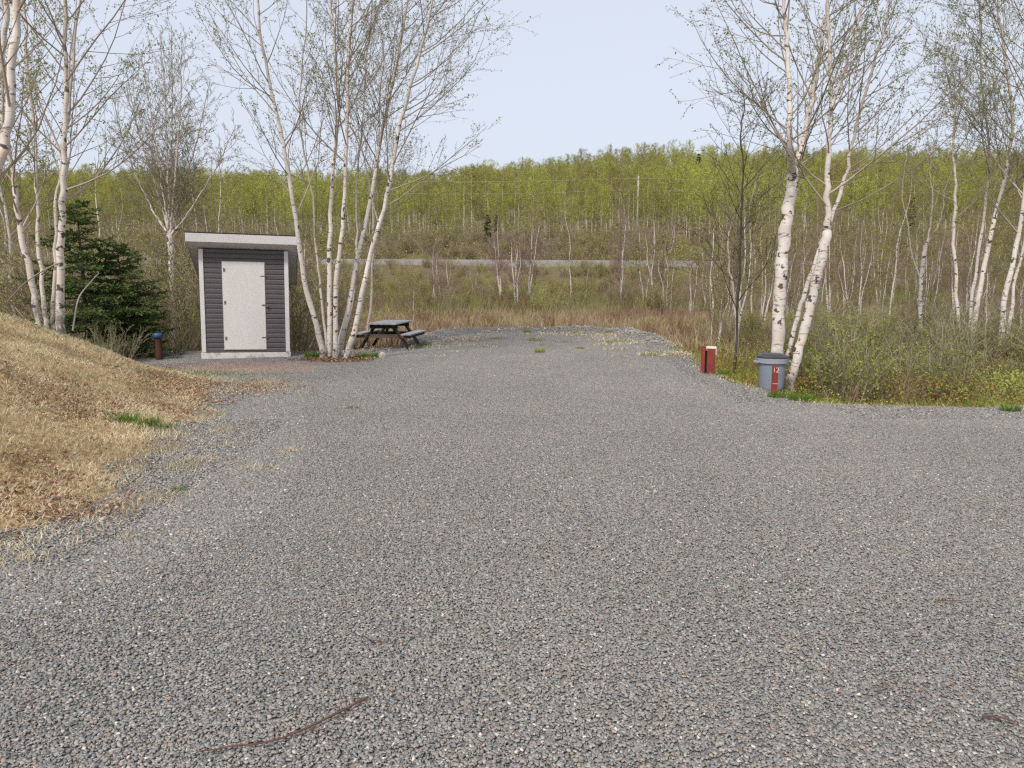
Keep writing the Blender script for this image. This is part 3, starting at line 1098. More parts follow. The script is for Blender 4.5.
def px_path(Y, pix, dy=0.0):
    out = []
    n = len(pix)
    for i, (u, v) in enumerate(pix):
        out.append(P(u, v, Y + dy * i / max(1, n - 1)))
    return out


def birch(name, label, stems, cfg=HERO, leafm='leaf', lsz=(0.025, 0.046), barkm='bark', group=None, seed=1):
    """stems: list of dict(path, r0, r1, nb, ...) -> tree thing: trunks, branches, leaves"""
    rnd.seed(seed)
    base = stems[0]['path'][0].copy()
    root = thing('birch_tree', label, 'birch tree', base, 0, group)
    B, L = Tubes(), Leaves()
    rk = 0.74
    parts = []
    for s in stems:
        T = Tubes()
        pth = [q - base for q in s['path']]
        if s.get('root', True):
            pth = [pth[0] - UP * 0.3 + (pth[0] - pth[1]).normalized() * 0.0] + pth
        limb_stem(T, B, L, pth, s['r0'] * rk, s['r1'], cfg, s['nb'], s.get('t0', 0.3), 1.0 if s.get('root', True) else 0.0, lmul=s.get('lmul', 1.0), side_bias=s.get('bias'))
        parts.append(link('trunk' if s.get('root', True) else 'limb', T.mesh('trunk', M[barkm], 0.10), root))
    parts.append(link('branches', B.mesh('branches', M[barkm]), root))
    parts.append(link('leaves', L.mesh('leaves', M[leafm], lsz[0], lsz[1], seed), root))
    return reg(root, *parts)


def up_ext(path, h, drift=(0.1, 0.05)):
    """carry a stem on above the frame"""
    p = path[-1].copy()
    d = (path[-1] - path[-2]).normalized()
    d = (d + UP * 0.6).normalized()
    return path + [p + d * h * 0.5 + Vector((drift[0], drift[1], 0)), p + d * h]


# --- big clump beside the picnic table
Yc = 16.7
cl = [
    dict(path=up_ext(px_path(Yc, [(323, 357), (316, 325), (307, 290), (300, 250), (293, 200), (287, 160), (275, 108), (266, 60), (258, 10)], -0.8), 3.0), r0=0.105, r1=0.012, nb=24, t0=0.40, bias=Vector((-0.7, 0, 0))),
    dict(path=up_ext(px_path(Yc + .1, [(330, 359), (329, 290), (330, 230), (333, 170), (338, 110), (335, 50), (330, 0)], 0.7), 3.5), r0=0.10, r1=0.012, nb=22, t0=0.44),
    dict(path=up_ext(px_path(Yc - .1, [(335, 360), (337, 280), (343, 222), (346, 150), (348, 70), (352, 0)], -0.3), 4.0), r0=0.095, r1=0.012, nb=22, t0=0.44),
    dict(path=up_ext(px_path(Yc + .1, [(338, 359), (347, 315), (357, 262), (370, 200), (379, 150), (388, 105), (399, 50), (408, 0)], 0.6), 3.0), r0=0.10, r1=0.012, nb=22, t0=0.42, bias=Vector((0.4, 0, 0))),
    dict(path=up_ext(px_path(Yc - .15, [(346, 359), (356, 325), (362, 290), (372, 248), (383, 212), (391, 175), (398, 135), (411, 85), (425, 35), (432, 0)], -0.5), 2.5), r0=0.105, r1=0.012, nb=26, t0=0.38, bias=Vector((0.7, 0, 0))),
    dict(path=up_ext(px_path(Yc + .6, [(340, 354), (352, 300), (357, 250), (356, 200), (362, 130), (366, 60)], 0.9), 2.5), r0=0.055, r1=0.01, nb=16, t0=0.3),
    dict(path=up_ext(px_path(Yc + .5, [(327, 355), (322, 300), (316, 250), (312, 190), (300, 130), (302, 70)], 0.6), 2.5), r0=0.05, r1=0.01, nb=14, t0=0.3),
]
birch('birch_clump', 'birch clump of many white trunks between the shed and the picnic table', cl, seed=3)
birch('slim_birch', 'slim birch standing just behind the left seat of the picnic table',
      [dict(path=up_ext(px_path(19.8, [(367, 337), (371, 300), (373, 250), (373, 210), (378, 150), (380, 90)]), 1.5), r0=0.055, r1=0.008, nb=14, t0=0.4)], seed=14)

# --- the pair behind the grey bin
Yr = 12.9
A0 = px_path(Yr, [(778, 374), (778, 340), (780, 290), (784, 245), (789, 205), (793, 175)])
fork = A0[-1]
b0 = px_path(Yr - .2, [(790, 386), (800, 345), (812, 300), (821, 262), (827, 232)])
fb = b0[-1]
rs = [
    dict(path=A0, r0=0.155, r1=0.10, nb=2, t0=0.7, lmul=1.0, bias=Vector((-1, 0, 0))),
    dict(path=up_ext([fork] + px_path(Yr - .5, [(790, 140), (789, 90), (787, 40), (784, 0)]), 3.0), r0=0.075, r1=0.012, nb=24, t0=0.03, root=False, lmul=1.15, bias=Vector((-0.8, 0, 0))),
    dict(path=up_ext([fork] + px_path(Yr + .4, [(802, 150), (811, 105), (817, 70), (824, 30), (828, 0)]), 3.0), r0=0.085, r1=0.012, nb=22, t0=0.05, root=False, bias=Vector((0.1, 0.3, 0))),
    dict(path=b0, r0=0.10, r1=0.08, nb=1, t0=0.8),
    dict(path=up_ext([fb] + px_path(Yr - .3, [(828, 190), (828, 150), (831, 108), (830, 60), (827, 10)]), 3.5), r0=0.075, r1=0.012, nb=22, t0=0.06, root=False),
    dict(path=up_ext([fb] + px_path(Yr, [(838, 200), (848, 165), (857, 122), (868, 85), (880, 45), (892, 0)], 0.4), 2.5), r0=0.05, r1=0.01, nb=22, t0=0.06, root=False, bias=Vector((0.8, 0, 0)), lmul=1.1),
    dict(path=up_ext([P(831, 108, Yr - .4)] + px_path(Yr - .2, [(842, 80), (850, 50), (862, 10), (866, 0)]), 2.0), r0=0.04, r1=0.01, nb=14, t0=0.05, root=False, bias=Vector((0.4, 0, 0))),
    dict(path=px_path(Yr + .25, [(783, 374), (794, 330), (805, 294), (816, 260), (824, 236)]), r0=0.06, r1=0.035, nb=1, t0=0.9),
]
birch('leaning_birch', 'large forked white birch with leaning trunks rising behind the grey bin', rs, seed=7)

# --- left cluster on the bank
Yl = 12.6
ls = [
    dict(path=up_ext(px_path(Yl, [(37, 312), (30, 270), (20, 225), (14, 185), (9, 150), (3, 110)], -0.3), 3.5), r0=0.085, r1=0.012, nb=14, t0=0.35),
    dict(path=up_ext(px_path(Yl + .5, [(45, 311), (41, 265), (38, 215), (36, 180), (34, 120), (27, 60), (25, 0)], 0.4), 2.0), r0=0.055, r1=0.012, nb=14, t0=0.4),
    dict(path=up_ext(px_path(Yl + .2, [(52, 314), (55, 260), (57, 200), (61, 170), (70, 100), (76, 30)]), 2.5), r0=0.05, r1=0.012, nb=14, t0=0.4),
    dict(path=up_ext(px_path(Yl - .1, [(60, 319), (60, 260), (63, 215), (63, 170), (65, 120), (66, 60), (64, 0)], -0.3), 4.0), r0=0.10, r1=0.013, nb=24, t0=0.36, lmul=1.15),
]
birch('bank_birch', 'cluster of four slender white birch trunks on top of the dry bank', ls, seed=9)
birch('thick_birch', 'thick pinkish birch trunk cut off by the left edge of the photo',
      [dict(path=up_ext([Vector((-9.4, 9.6, tz(-9.4, 9.6)))] + px_path(9.6, [(-40, 240), (-6, 175), (7, 125), (12, 62), (18, 0), (20, -60)]), 2.5), r0=0.10, r1=0.03, nb=9, t0=0.25, lmul=1.0),
       dict(path=up_ext([Vector((-9.9, 10.1, tz(-9.9, 10.1)))] + px_path(10.1, [(-60, 200), (-12, 100), (3, 50), (5, 0), (4, -60)]), 2.0), r0=0.07, r1=0.02, nb=8, t0=0.35)], seed=12)

# --- fan-crowned birch left of the shed
f0 = px_path(24.5, [(174, 343), (173, 300), (172, 268), (170, 236)])
fc = f0[-1]
FAN = dict(HERO)
FAN.update(rmin=0.0042, gap=(0.24, 0.17, 0.1))
fs = [dict(path=f0, r0=0.145, r1=0.10, nb=3, t0=0.6, lmul=1.2)]
for (a, b, cc_, dy) in [((163, 190), (152, 120), (142, 60), -.8), ((168, 180), (165, 100), (160, 30), .3), ((175, 180), (180, 110), (182, 40), -.5), ((180, 200), (197, 140), (210, 80), .6),
                        ((150, 205), (126, 150), (112, 95), .3), ((187, 215), (215, 170), (236, 125), -.3), ((172, 170), (172, 110), (172, 25), 1.0), ((160, 200), (138, 130), (126, 70), 1.2)]:
    fs.append(dict(path=[fc] + [P(*a, 24.5 + dy * .4), P(*b, 24.5 + dy), P(*cc_, 24.5 + dy * 1.3)], r0=0.06, r1=0.008, nb=34, t0=0.10, root=False, lmul=0.85))
birch('fan_birch', 'solitary birch with a fan shaped crown left of the shed', fs, FAN, lsz=(0.022, 0.04), seed=21)

# --- right edge trees
EDGE = dict(HERO)
EDGE.update(rmin=0.003, gap=(0.30, 0.19, 0.1), leaves=8)
es = [
    dict(path=up_ext(px_path(19, [(960, 345), (957, 290), (954, 240), (955, 190), (953, 150), (956, 110)]), 1.0), r0=0.075, r1=0.012, nb=16, t0=0.4),
    dict(path=up_ext(px_path(19.3, [(968, 345), (972, 300), (979, 250), (984, 210), (990, 160), (985, 110), (980, 60)]), 1.5), r0=0.07, r1=0.012, nb=18, t0=0.4),
    dict(path=up_ext(px_path(18.7, [(972, 343), (980, 290), (990, 240), (996, 212), (1006, 170), (1013, 120), (1005, 60), (998, 10)]), 2.0), r0=0.10, r1=0.012, nb=26, t0=0.38, bias=Vector((-0.4, 0, 0)), lmul=1.2),
]
birch('edge_birch', 'three white birch trunks close together near the right edge of the photo', es, EDGE, seed=31)
es = [
    dict(path=up_ext(px_path(18, [(1000, 350), (1004, 300), (1014, 255), (1022, 215), (1030, 150), (1034, 80), (1030, 20)]), 2.0), r0=0.11, r1=0.012, nb=26, t0=0.38, bias=Vector((-0.5, 0, 0)), lmul=1.25),
    dict(path=up_ext(px_path(18.3, [(1006, 350), (1012, 300), (1020, 260), (1040, 180), (1050, 100)]), 2.0), r0=0.07, r1=0.012, nb=14, t0=0.4),
]
birch('edge_birch', 'tall birch with a wide leafy crown cut by the right edge of the photo', es, EDGE, seed=32)
g0 = px_path(23, [(919, 345), (920, 320), (921, 280), (926, 245)])
gs = [dict(path=g0, r0=0.075, r1=0.06, nb=2, t0=0.5),
      dict(path=up_ext([g0[-1]] + px_path(23, [(930, 228), (933, 200), (930, 170), (934, 145)]), 0.6), r0=0.04, r1=0.008, nb=12, t0=0.1, root=False),
      dict(path=up_ext([g0[-2]] + px_path(23.2, [(912, 255), (908, 225), (902, 195), (905, 165)]), 0.6), r0=0.032, r1=0.008, nb=12, t0=0.2, root=False),
      dict(path=up_ext([g0[-1]] + px_path(22.8, [(940, 222), (944, 195), (952, 170)]), 0.5), r0=0.03, r1=0.008, nb=9, t0=0.2, root=False)]
birch('forked_birch', 'medium white birch forking in a Y above the shrubs right of the bin', gs, EDGE, seed=33)

# --- thin dark tree between red post and bin
DARK = dict(HERO)
DARK.update(rmin=0.0035, leaves=1.6)
birch('dark_sapling', 'thin dark-stemmed young tree between the red post and the grey bin',
      [dict(path=up_ext(px_path(15.5, [(735, 366), (737, 320), (739, 270), (741, 220), (743, 170), (741, 130)]), 0.8), r0=0.045, r1=0.01, nb=26, t0=0.25, lmul=1.25)], DARK, barkm='bark_dark', seed=41)
birch('pale_sapling', 'thin white birch bending left of the dark-stemmed young tree',
      [dict(path=up_ext(px_path(16.8, [(735, 360), (736, 330), (733, 290), (729, 262), (728, 238)]), 0.6), r0=0.04, r1=0.012, nb=9, t0=0.4)], DARK, seed=42)


# ------------------------------------------------------------------ generic birch sources (built at origin), then copied
def proto_birch(h, nst, seed, r0, cfg, leafm, lsz, barkm, nb, t0=0.35, spread=0.14, lmul=1.0, name='birch_tree'):
    rnd.seed(seed)
    root = thing(name, '', 'birch tree')
    T, B, L = Tubes(), Tubes(), Leaves()
    for i in range(nst):
        a = rnd.uniform(0, 6.28)
        s = spread * rnd.uniform(0.3, 1.2) if nst > 1 else 0.05
        hh = h * rnd.uniform(0.8, 1.05)
        b = Vector((math.cos(a), math.sin(a), 0))
        pth = [b * 0.05 - UP * 0.3]
        cur = b * (0.06 * nst)
        pth.append(cur.copy())
        for k in range(1, 6):
            f = k / 5
            pth.append(b * (0.06 * nst + s * hh * f) + UP * hh * f + Vector((rnd.gauss(0, 1), rnd.gauss(0, 1), 0)) * 0.022 * h * f ** 0.6)
        limb_stem(T, B, L, pth, r0 * rnd.uniform(0.7, 1.1), 0.012, cfg, nb, t0, 1.0, sides=7, npts=14, lmul=lmul, wob=0.01)
    tr = link('trunk', T.mesh('trunk', M[barkm]), root)
    br = link('branches', B.mesh('branches', M[barkm]), root)
    if not L.p:
        return reg(root, tr, br)
    lv = link('leaves', L.mesh('leaves', M[leafm], lsz[0], lsz[1], seed), root)
    return reg(root, tr, br, lv)


MID = dict(levels=3, seg=(5, 3, 2), k=(4, 3, 3), trop=(0.12, 0.07, 0.03), wig=(0.08, 0.10, 0.1), gap=(0.30, 0.24, 0.1), ang=(25, 50),
           len=((0.35, 0.7), (0.35, 0.7)), lmin=0.15, rmin=0.006, leaf_lvl=1, leaves=3.6, lspread=0.03)
RED = dict(MID)
RED.update(leaf_lvl=9, leaves=0.0, rmin=0.007, gap=(0.2, 0.16, 0.1))
mids = [proto_birch(6.5, 1, 101, 0.08, MID, 'leaf_olive', (0.05, 0.09), 'bark_far', 26, 0.3),
        proto_birch(7.5, 2, 102, 0.07, MID, 'leaf_olive', (0.05, 0.09), 'bark_far', 22, 0.35),
        proto_birch(5.0, 3, 103, 0.05, MID, 'leaf_hill', (0.05, 0.09), 'bark_far', 16, 0.3, 0.2),
        proto_birch(8.5, 1, 104, 0.09, MID, 'leaf_hill', (0.05, 0.09), 'bark_far', 30, 0.4)]
reds = [proto_birch(6.2, 2, 111, 0.085, RED, 'leaf_olive', (0.05, 0.09), 'bark_red', 22, 0.35),
        proto_birch(4.6, 4, 112, 0.065, RED, 'leaf_olive', (0.05, 0.09), 'bark_red', 14, 0.3, 0.16)]
used = set()


def place(proto, x, y, rz, s, label, group=None, name=None, z=None):
    z = (tz(x, y) if z is None else z) - 0.03
    if proto.name not in used:
        used.add(proto.name)
        o = proto
        o.location = (x, y, z)
        o.rotation_euler = (0, 0, rz)
        o.scale = (s,) * 3
        o['label'] = label
        if group:
            o['group'] = group
        return o
    return dup(proto, (x, y, z), rz, s, label, group)


def ground_hit(u, Y):
    return (u - 512) / F * Y / 1.0


def X_at(u, Y, v=300):
    return P(u, v, Y).x


# marsh birches one can point to
spots = [(345 / 1.0, 0, 0)]
marsh = [
    (reds[1], 445, 53, 0.85, 'reddish bare birch clump at the road edge right of the picnic table'),
    (reds[0], 431, 50, 0.7, 'grey leafless sapling beside the reddish clump above the picnic table'),
    (reds[0], 502, 55, 1.0, 'pair of bare white birches, leftmost in the marsh group before the road'),
    (reds[1], 518, 53, 1.15, 'bare reddish-twigged birch clump in the middle of the marsh'),
    (reds[0], 527, 56, 1.1, 'bare birch pair right beside the reddish-twigged marsh clump'),
    (mids[3], 571, 52, 0.90, 'lone tall straight white birch in the middle of the marsh'),
    (mids[0], 586, 54, 0.55, 'short thin birch beside the lone tall one in the marsh'),
    (reds[0], 622, 50, 1.12, 'V-shaped pair of white birches below the utility pole'),
    (mids[1], 644, 50, 0.95, 'white birch pair left of the dense marsh clump'),
    (reds[1], 655, 48, 1.25, 'dense many-stemmed white birch clump at the right of the marsh'),
    (mids[2], 668, 47, 1.0, 'spreading birch clump with angled stems at the right of the marsh'),
    (mids[0], 705, 45, 0.85, 'single thin birch at the end of the marsh above the red post'),
    (reds[1], 690, 42, 0.7, 'low brown leafless clump just behind the right corner of the gravel'),
    (mids[0], 411, 29, 0.42, 'slender sapling standing behind the right seat of the picnic table'),
    (mids[2], 475, 60, 0.6, 'small bushy birch near the road left of the marsh group'),
]
for i, (pr, u, Y, s, lab) in enumerate(marsh):
    place(pr, X_at(u, Y), Y, i * 1.7, s, lab)

# thin birches in the wood at the right and the left
rr2 = random.Random(77)


def far_enough(x, y, taken, d):
    return all((x - a) ** 2 + (y - b) ** 2 > d * d for a, b in taken)


taken = []
cnt = 0
while cnt < 190:
    Y = rr2.uniform(19, 82)
    u = rr2.uniform(690, 1120) if cnt % 3 else rr2.uniform(-80, 320)
    if 700 > u > 320:
        continue
    if u < 320 and Y < 24:
        continue
    x = X_at(u, Y)
    if poly_sd(LOT, np.array([x]), np.array([Y]))[0] > -1.5 or not far_enough(x, Y, taken, 1.6):
        continue
    if abs(Y - 22.7) < 2.2 and x > 8:
        continue
    taken.append((x, Y))
    right = u > 500
    pr = mids[rr2.choice([0, 1, 2, 3, 0, 1])] if rr2.random() < 0.8 else reds[rr2.randrange(2)]
    s = rr2.uniform(0.6, 1.0) * (0.75 if Y < 30 else 1.0)
    place(pr, x, Y, rr2.uniform(0, 6.28), s,
          'slender young birch in the brushy wood right of the grey bin' if right else 'slender young birch in the brushy wood behind the shed',
          'young birches in the right wood' if right else 'young birches behind the shed')
    cnt += 1

# background birches breaking the skyline, upper left
for i, (u, Y, s, lab) in enumerate([(112, 30, 1.25, 'tall birch on the skyline between the bank cluster and the fan-crowned birch'),
                                    (215, 33, 1.1, 'tall faint birch on the skyline above the shed roof'), (20, 22, 1.15, 'leafy birch behind the cluster on the bank')]):
    place(mids[i % 4 if i != 2 else 3], X_at(u, Y), Y, i * 2.1, s, lab)
for i, (u, Y, s, lab) in enumerate([(1040, 26, 1.25, 'tall leafy birch behind the trees at the right edge'), (858, 30, 0.9, 'slim birch rising right behind the leaning trunks'),
                                    (890, 33, 0.8, 'narrow birch half way between the bin and the right edge')]):
    place(mids[(i + 1) % 4], X_at(u, Y), Y, i * 2.6, s, lab)


# ------------------------------------------------------------------ shrubs
def proto_shrub(h, nst, seed, stemm, leafm, leaves, lsz, spread=0.5, name='willow_shrub', rmin=0.004):
    rnd.seed(seed)
    root = thing(name, '', 'shrub')
    B, L = Tubes(), Leaves()
    cfg = dict(levels=3, seg=(5, 3, 2), k=(4, 3, 3), trop=(0.07, 0.05, 0.03), wig=(0.09, 0.13, 0.12), gap=(0.17, 0.13, 0.1), ang=(20, 48),
               len=((0.3, 0.6), (0.35, 0.7)), lmin=0.08, rmin=rmin, leaf_lvl=1, leaves=leaves, lspread=0.03)
    for i in range(nst):
        a = rnd.uniform(0, 6.28)
        r = rnd.random() ** 0.5 * spread
        p = Vector((math.cos(a) * r * 0.6, math.sin(a) * r * 0.6, -0.1))
        d = (UP + Vector((math.cos(a), math.sin(a), 0)) * rnd.uniform(0.1, 0.75)).normalized()
        grow(B, L, p, d, h * rnd.uniform(0.6, 1.1), 0.012 + 0.004 * h, 0, cfg)
    st = link('stems', B.mesh('stems', M[stemm]), root)
    parts = [st]
    if L.p:
        parts.append(link('leaves', L.mesh('leaves', M[leafm], lsz[0], lsz[1], seed), root))
    return reg(root, *parts)


sh = [proto_shrub(2.1, 14, 201, 'stem', 'leaf_olive', 1.4, (0.03, 0.05), 0.6),
      proto_shrub(1.6, 16, 202, 'stem', 'leaf_shrub', 2.8, (0.04, 0.07)),
      proto_shrub(2.6, 11, 203, 'stem', 'leaf_shrub', 1.5, (0.03, 0.055), 0.8),
      proto_shrub(1.3, 18, 204, 'stem_red', 'leaf_olive', 0.8, (0.03, 0.05)),
      proto_shrub(1.9, 16, 205, 'stem', 'leaf_hill', 3.4, (0.05, 0.08), 0.7),
      proto_shrub(3.8, 11, 206, 'stem', 'leaf_olive', 1.6, (0.05, 0.085), 0.8, name='alder_bush', rmin=0.006)]
taken = []
cnt = 0
tries = 0
while cnt < 285 and tries < 30000:
    tries += 1
    zone = cnt % 5
    if zone in (0, 1):        # close right
        Y = rr2.uniform(12.0, 26)
        u = rr2.uniform(690, 1100)
        lab, grp = 'tangled twiggy shrub in the thicket along the right edge of the lot', 'shrubs of the right thicket'
        ch = [0, 4, 2, 1, 2, 1, 4, 3]
    elif zone == 2:           # behind shed and left
        Y = rr2.uniform(18.2, 42)
        u = rr2.uniform(60, 335)
        lab, grp = 'brown and olive shrub in the brush behind the shed and bank', 'shrubs behind the shed'
        ch = [0, 2, 4, 5, 5]
    elif zone == 3:           # marsh back edge
        Y = rr2.uniform(44, 62)
        u = rr2.uniform(330, 740)
        lab, grp = 'low brown and olive shrub at the back of the marsh', 'shrubs at the back of the marsh'
        ch = [3, 3, 4, 0]
    else:                     # up to the road
        Y = rr2.uniform(60, 83)
        u = rr2.uniform(-60, 1080)
        lab, grp = 'olive shrub on the rough ground below the road', 'shrubs below the road'
        ch = [4, 0, 4, 3]
    x = X_at(u, Y)
    dl_ = poly_sd(LOT, np.array([x]), np.array([Y]))[0]
    db_ = poly_sd(BANK, np.array([x]), np.array([Y]))[0]
    if dl_ > -1.15 or db_ > -0.6 or not far_enough(x, Y, taken, 0.55 if Y < 35 else 1.0):
        continue
    if x > 2 and Y < 26 and dl_ > -2.9:
        continue
    taken.append((x, Y))
    k = ch[rr2.randrange(len(ch))]
    s = rr2.uniform(0.65, 1.1)
    if zone in (0, 1):
        s *= 0.62 if dl_ > -4.2 else 0.8
    if Y > 43:
        s *= 1.15
    if zone == 3:
        s *= 0.85
    if zone == 4 and (x / Y * F + 512) > 280 and (x / Y * F + 512) < 720:
        s *= 0.9
    place(sh[k], x, Y, rr2.uniform(0, 6.28), s, lab, grp)
    cnt += 1
for i, (u, Y, s) in enumerate([(112, 15.9, 0.42), (134, 17.4, 0.5), (92, 15.2, 0.4), (178, 19.6, 0.6), (150, 19.4, 0.6)]):
    place(sh[0 if i % 2 else 2], X_at(u, Y), Y, i * 1.3, s, 'bare twiggy bush low in front of the spruce behind the bank', 'twiggy bushes in front of the spruce')
cnt = 0
while cnt < 30:
    Y = rr2.uniform(26, 42)
    u = rr2.uniform(400, 720)
    x = X_at(u, Y)
    if poly_sd(LOT, np.array([x]), np.array([Y]))[0] > -1.6 or not far_enough(x, Y, taken, 0.9):
        continue
    taken.append((x, Y))
    place(sh[3], x, Y, rr2.uniform(0, 6.28), rr2.uniform(0.4, 0.75), 'low reddish-brown shrub in the dry marsh grass just beyond the gravel', 'low shrubs in the marsh grass')
    cnt += 1
for i, (u, v, s, lab) in enumerate([(868, 392, 1.0, 'bright green leafy bush standing in front of the right thicket'), (912, 388, 0.8, 'small green bush just right of the bright leafy one'),
                                    (835, 388, 0.75, 'small leafy bush beside the leaning birch trunk'), (978, 390, 0.8, 'low green bush near the right edge above the weeds')]):
    q = G(u, v)
    place(sh[1], q.x, q.y + 0.9, i, s, lab)

# ------------------------------------------------------------------ hill trees
HILL = dict(levels=2, seg=(4, 2), k=(3, 3), trop=(0.12, 0.05), wig=(0.08, 0.1), gap=(0.5, 0.3), ang=(25, 50), len=((0.4, 0.7), (0.3, 0.6)), lmin=0.3,
            rmin=0.014, leaf_lvl=0, leaves=0, lspread=0.2)


def proto_hill(h, seed, r0, leafn, crown0, cw, leafm='leaf_hill', ls=(0.16, 0.30), barkm='bark_hill'):
    rnd.seed(seed)
    g = np.random.default_rng(seed)
    root = thing('hillside_tree', '', 'tree')
    T, L = Tubes(), Leaves()
    pth = [Vector((0, 0, -0.5))] + [Vector((rnd.gauss(0, 0.12) * k * .5, rnd.gauss(0, 0.12) * k * .5, h * k / 4)) for k in range(5)]
    limb_stem(T, T, None, pth, r0, 0.03, HILL, 20, crown0 - 0.05, 0.0, sides=5, npts=8, lmul=0.75, wob=0.03)
    # leaf clumps around the branch ends
    cl = []
    ncl = 46
    for i in range(ncl):
        t = crown0 + (1.0 - crown0) * (i + rnd.random()) / ncl
        rr = cw * math.sin(math.pi * min(1, (t - crown0) / (1.12 - crown0)) ** 1.0) ** 0.6 * rnd.uniform(0.15, 1.0)
        a = rnd.uniform(0, 6.28)
        cl.append((rr * math.cos(a), rr * math.sin(a), h * t, rnd.uniform(0.25, 0.55)))
    for i in range(leafn):
        cx, cy, cz, cr = cl[rnd.randrange(ncl)]
        q = rv()
        L.p.append(Vector((cx + q.x * cr * .6, cy + q.y * cr * .6, cz + q.z * cr * .75)))
    tr = link('trunk', T.mesh('trunk', M[barkm]), root)
    lv = link('crown', L.mesh('crown', M[leafm], ls[0], ls[1], seed), root)
    return reg(root, tr, lv)


hp = [proto_hill(10, 301, 0.11, 1100, 0.38, 2.1), proto_hill(11, 302, 0.12, 1200, 0.42, 2.4), proto_hill(9, 303, 0.09, 900, 0.34, 1.9),
      proto_hill(8, 304, 0.08, 460, 0.36, 1.8, 'leaf_olive'), proto_hill(10, 305, 0.10, 520, 0.40, 2.0, 'leaf_hill')]
pos = []
g = np.random.default_rng(5)
tries = 0
cell = {}
while len(pos) < 5200 and tries < 60000:
    tries += 1
    y = 114 + g.random() ** 0.8 * 212
    x = g.uniform(-0.85 * y - 10, 0.85 * y + 10)
    k = (int(x // 2.3), int(y // 2.3))
    if k in cell:
        continue
    cell[k] = 1
    pos.append((x, y))
pos.sort(key=lambda p: p[1])
near = pos[:300]
for i, (x, y) in enumerate(near):
    front = y < 117
    k = int(g.choice([3, 3, 4, 3, 2, 0, 1]))
    place(hp[k], x, y, g.uniform(0, 6.28), g.uniform(0.6, 1.0) * (0.7 if front else 1), 'thin pale-trunked tree in the front rows of the green hillside wood above the road', 'trees at the foot of the hillside wood')
rest = np.array(pos[300:])
sel = g.integers(0, 5, len(rest))


def stuff_scatter(name, pr, xy, smin, smax, label, cat, group, dz=-0.1):
    Vt, Qt, Rt, Tt, mt, off = [], [], [], [], [], 0
    for mi, c in enumerate(pr):
        m = c.data
        v = np.empty(len(m.vertices) * 3, np.float32)
        m.vertices.foreach_get('co', v)
        q = np.empty(len(m.loops), np.int32)
        m.loops.foreach_get('vertex_index', q)
        t = np.empty(len(m.polygons), np.float32)
        m.attributes['tone'].data.foreach_get('value', t)
        rd = np.zeros(len(m.vertices), np.float32)
        if 'rad' in m.attributes:
            m.attributes['rad'].data.foreach_get('value', rd)
        Vt.append(v.reshape(-1, 3))
        Qt.append(q.reshape(-1, 4) + off)
        Tt.append(t)
        Rt.append(rd)
        mt.append(np.full(len(m.polygons), mi, np.int32))
        off += len(m.vertices)
    V = np.concatenate(Vt)
    pts = np.stack([xy[:, 0], xy[:, 1], terrain(xy[:, 0], xy[:, 1]) + dz], 1)
    VV, pa = with_points(V, pts, g.uniform(0, 6.28, len(xy)), g.uniform(smin, smax, len(xy)))
    pa['rad'] = np.concatenate([np.concatenate(Rt), np.zeros(len(xy))])
    pa['foot'] = np.zeros(len(VV))
    me = mesh_raw(name, VV, np.concatenate(Qt), mats=[c.data.materials[0] for c in pr], fattr={'tone': np.concatenate(Tt)}, pattr=pa)
    me.polygons.foreach_set('material_index', np.concatenate(mt))
    o = link(name, me, kind='stuff', label=label, category=cat, group=group)
    self_instancer(o)


for k in range(5):
    stuff_scatter('hillside_forest', CH[hp[k].name], rest[sel == k], 0.5, 1.12, 'mass of yellow-green spring trees covering the hill to the skyline', 'forest', 'hillside forest')
for k, (si, n_, y0, y1, lim, s0, s1_) in enumerate([(0, 420, 98.5, 119, -60, 0.7, 1.5), (4, 380, 98.5, 119, -60, 0.6, 1.3), (3, 380, 98.5, 117, -60, 0.8, 1.6), (5, 60, 101, 118, -60, 0.5, 0.9),
                                                    (3, 420, 46, 84, 0, 0.5, 1.1), (0, 260, 56, 84, 0, 0.4, 0.85), (4, 260, 50, 84, 0, 0.35, 0.8)]):
    x = g.uniform(-0.8, 0.8, n_ * 3) * y1
    y = g.uniform(y0, y1, n_ * 3)
    kp = (np.abs(x) < 0.78 * y) & (g.random(n_ * 3) < 1.6 * smooth(0.35, 0.6, fbm(x * 0.07, y * 0.12, 300 + k)))
    xy = np.stack([x, y], 1)[kp][:n_]
    stuff_scatter('roadside_brush', CH[sh[si].name], xy, s0, s1_, 'brown and olive brush clothing the slopes above and below the road', 'brush', 'roadside brush')
# low brush at the foot of the hill
x, y = g.uniform(-150, 170, 150000), 97.5 + g.random(150000) ** 1.2 * 60
kp = np.abs(x) < 0.8 * y + 10
x, y = x[kp], y[kp]
nz = fbm(x * 0.16, y * 0.16, 55)
hz = g.random(len(x)) ** 1.2 * (0.2 + 3.4 * smooth(0.25, 0.7, nz))
LV, LQ = leafquads(np.stack([x, y, terrain(x, y) + hz], 1), g.uniform(0.16, 0.34, len(x)), g, 0.1, 0.5)
BR = leaf_mat('brush_leaves', [(0.30, 0.21, 0.14), (0.33, 0.27, 0.15), (0.31, 0.30, 0.10), (0.38, 0.41, 0.09)], 0.2)
link('hill_brush', mesh_raw('hill_brush', LV, LQ, mats=[BR], fattr={'tone': np.clip(1.5 * fbm(x * 0.1, y * 0.1, 56) - 0.3 + g.normal(0, 0.16, len(x)), 0, 1)}), kind='stuff',
     label='brown and olive brush at the foot of the hill behind the road', category='brush')
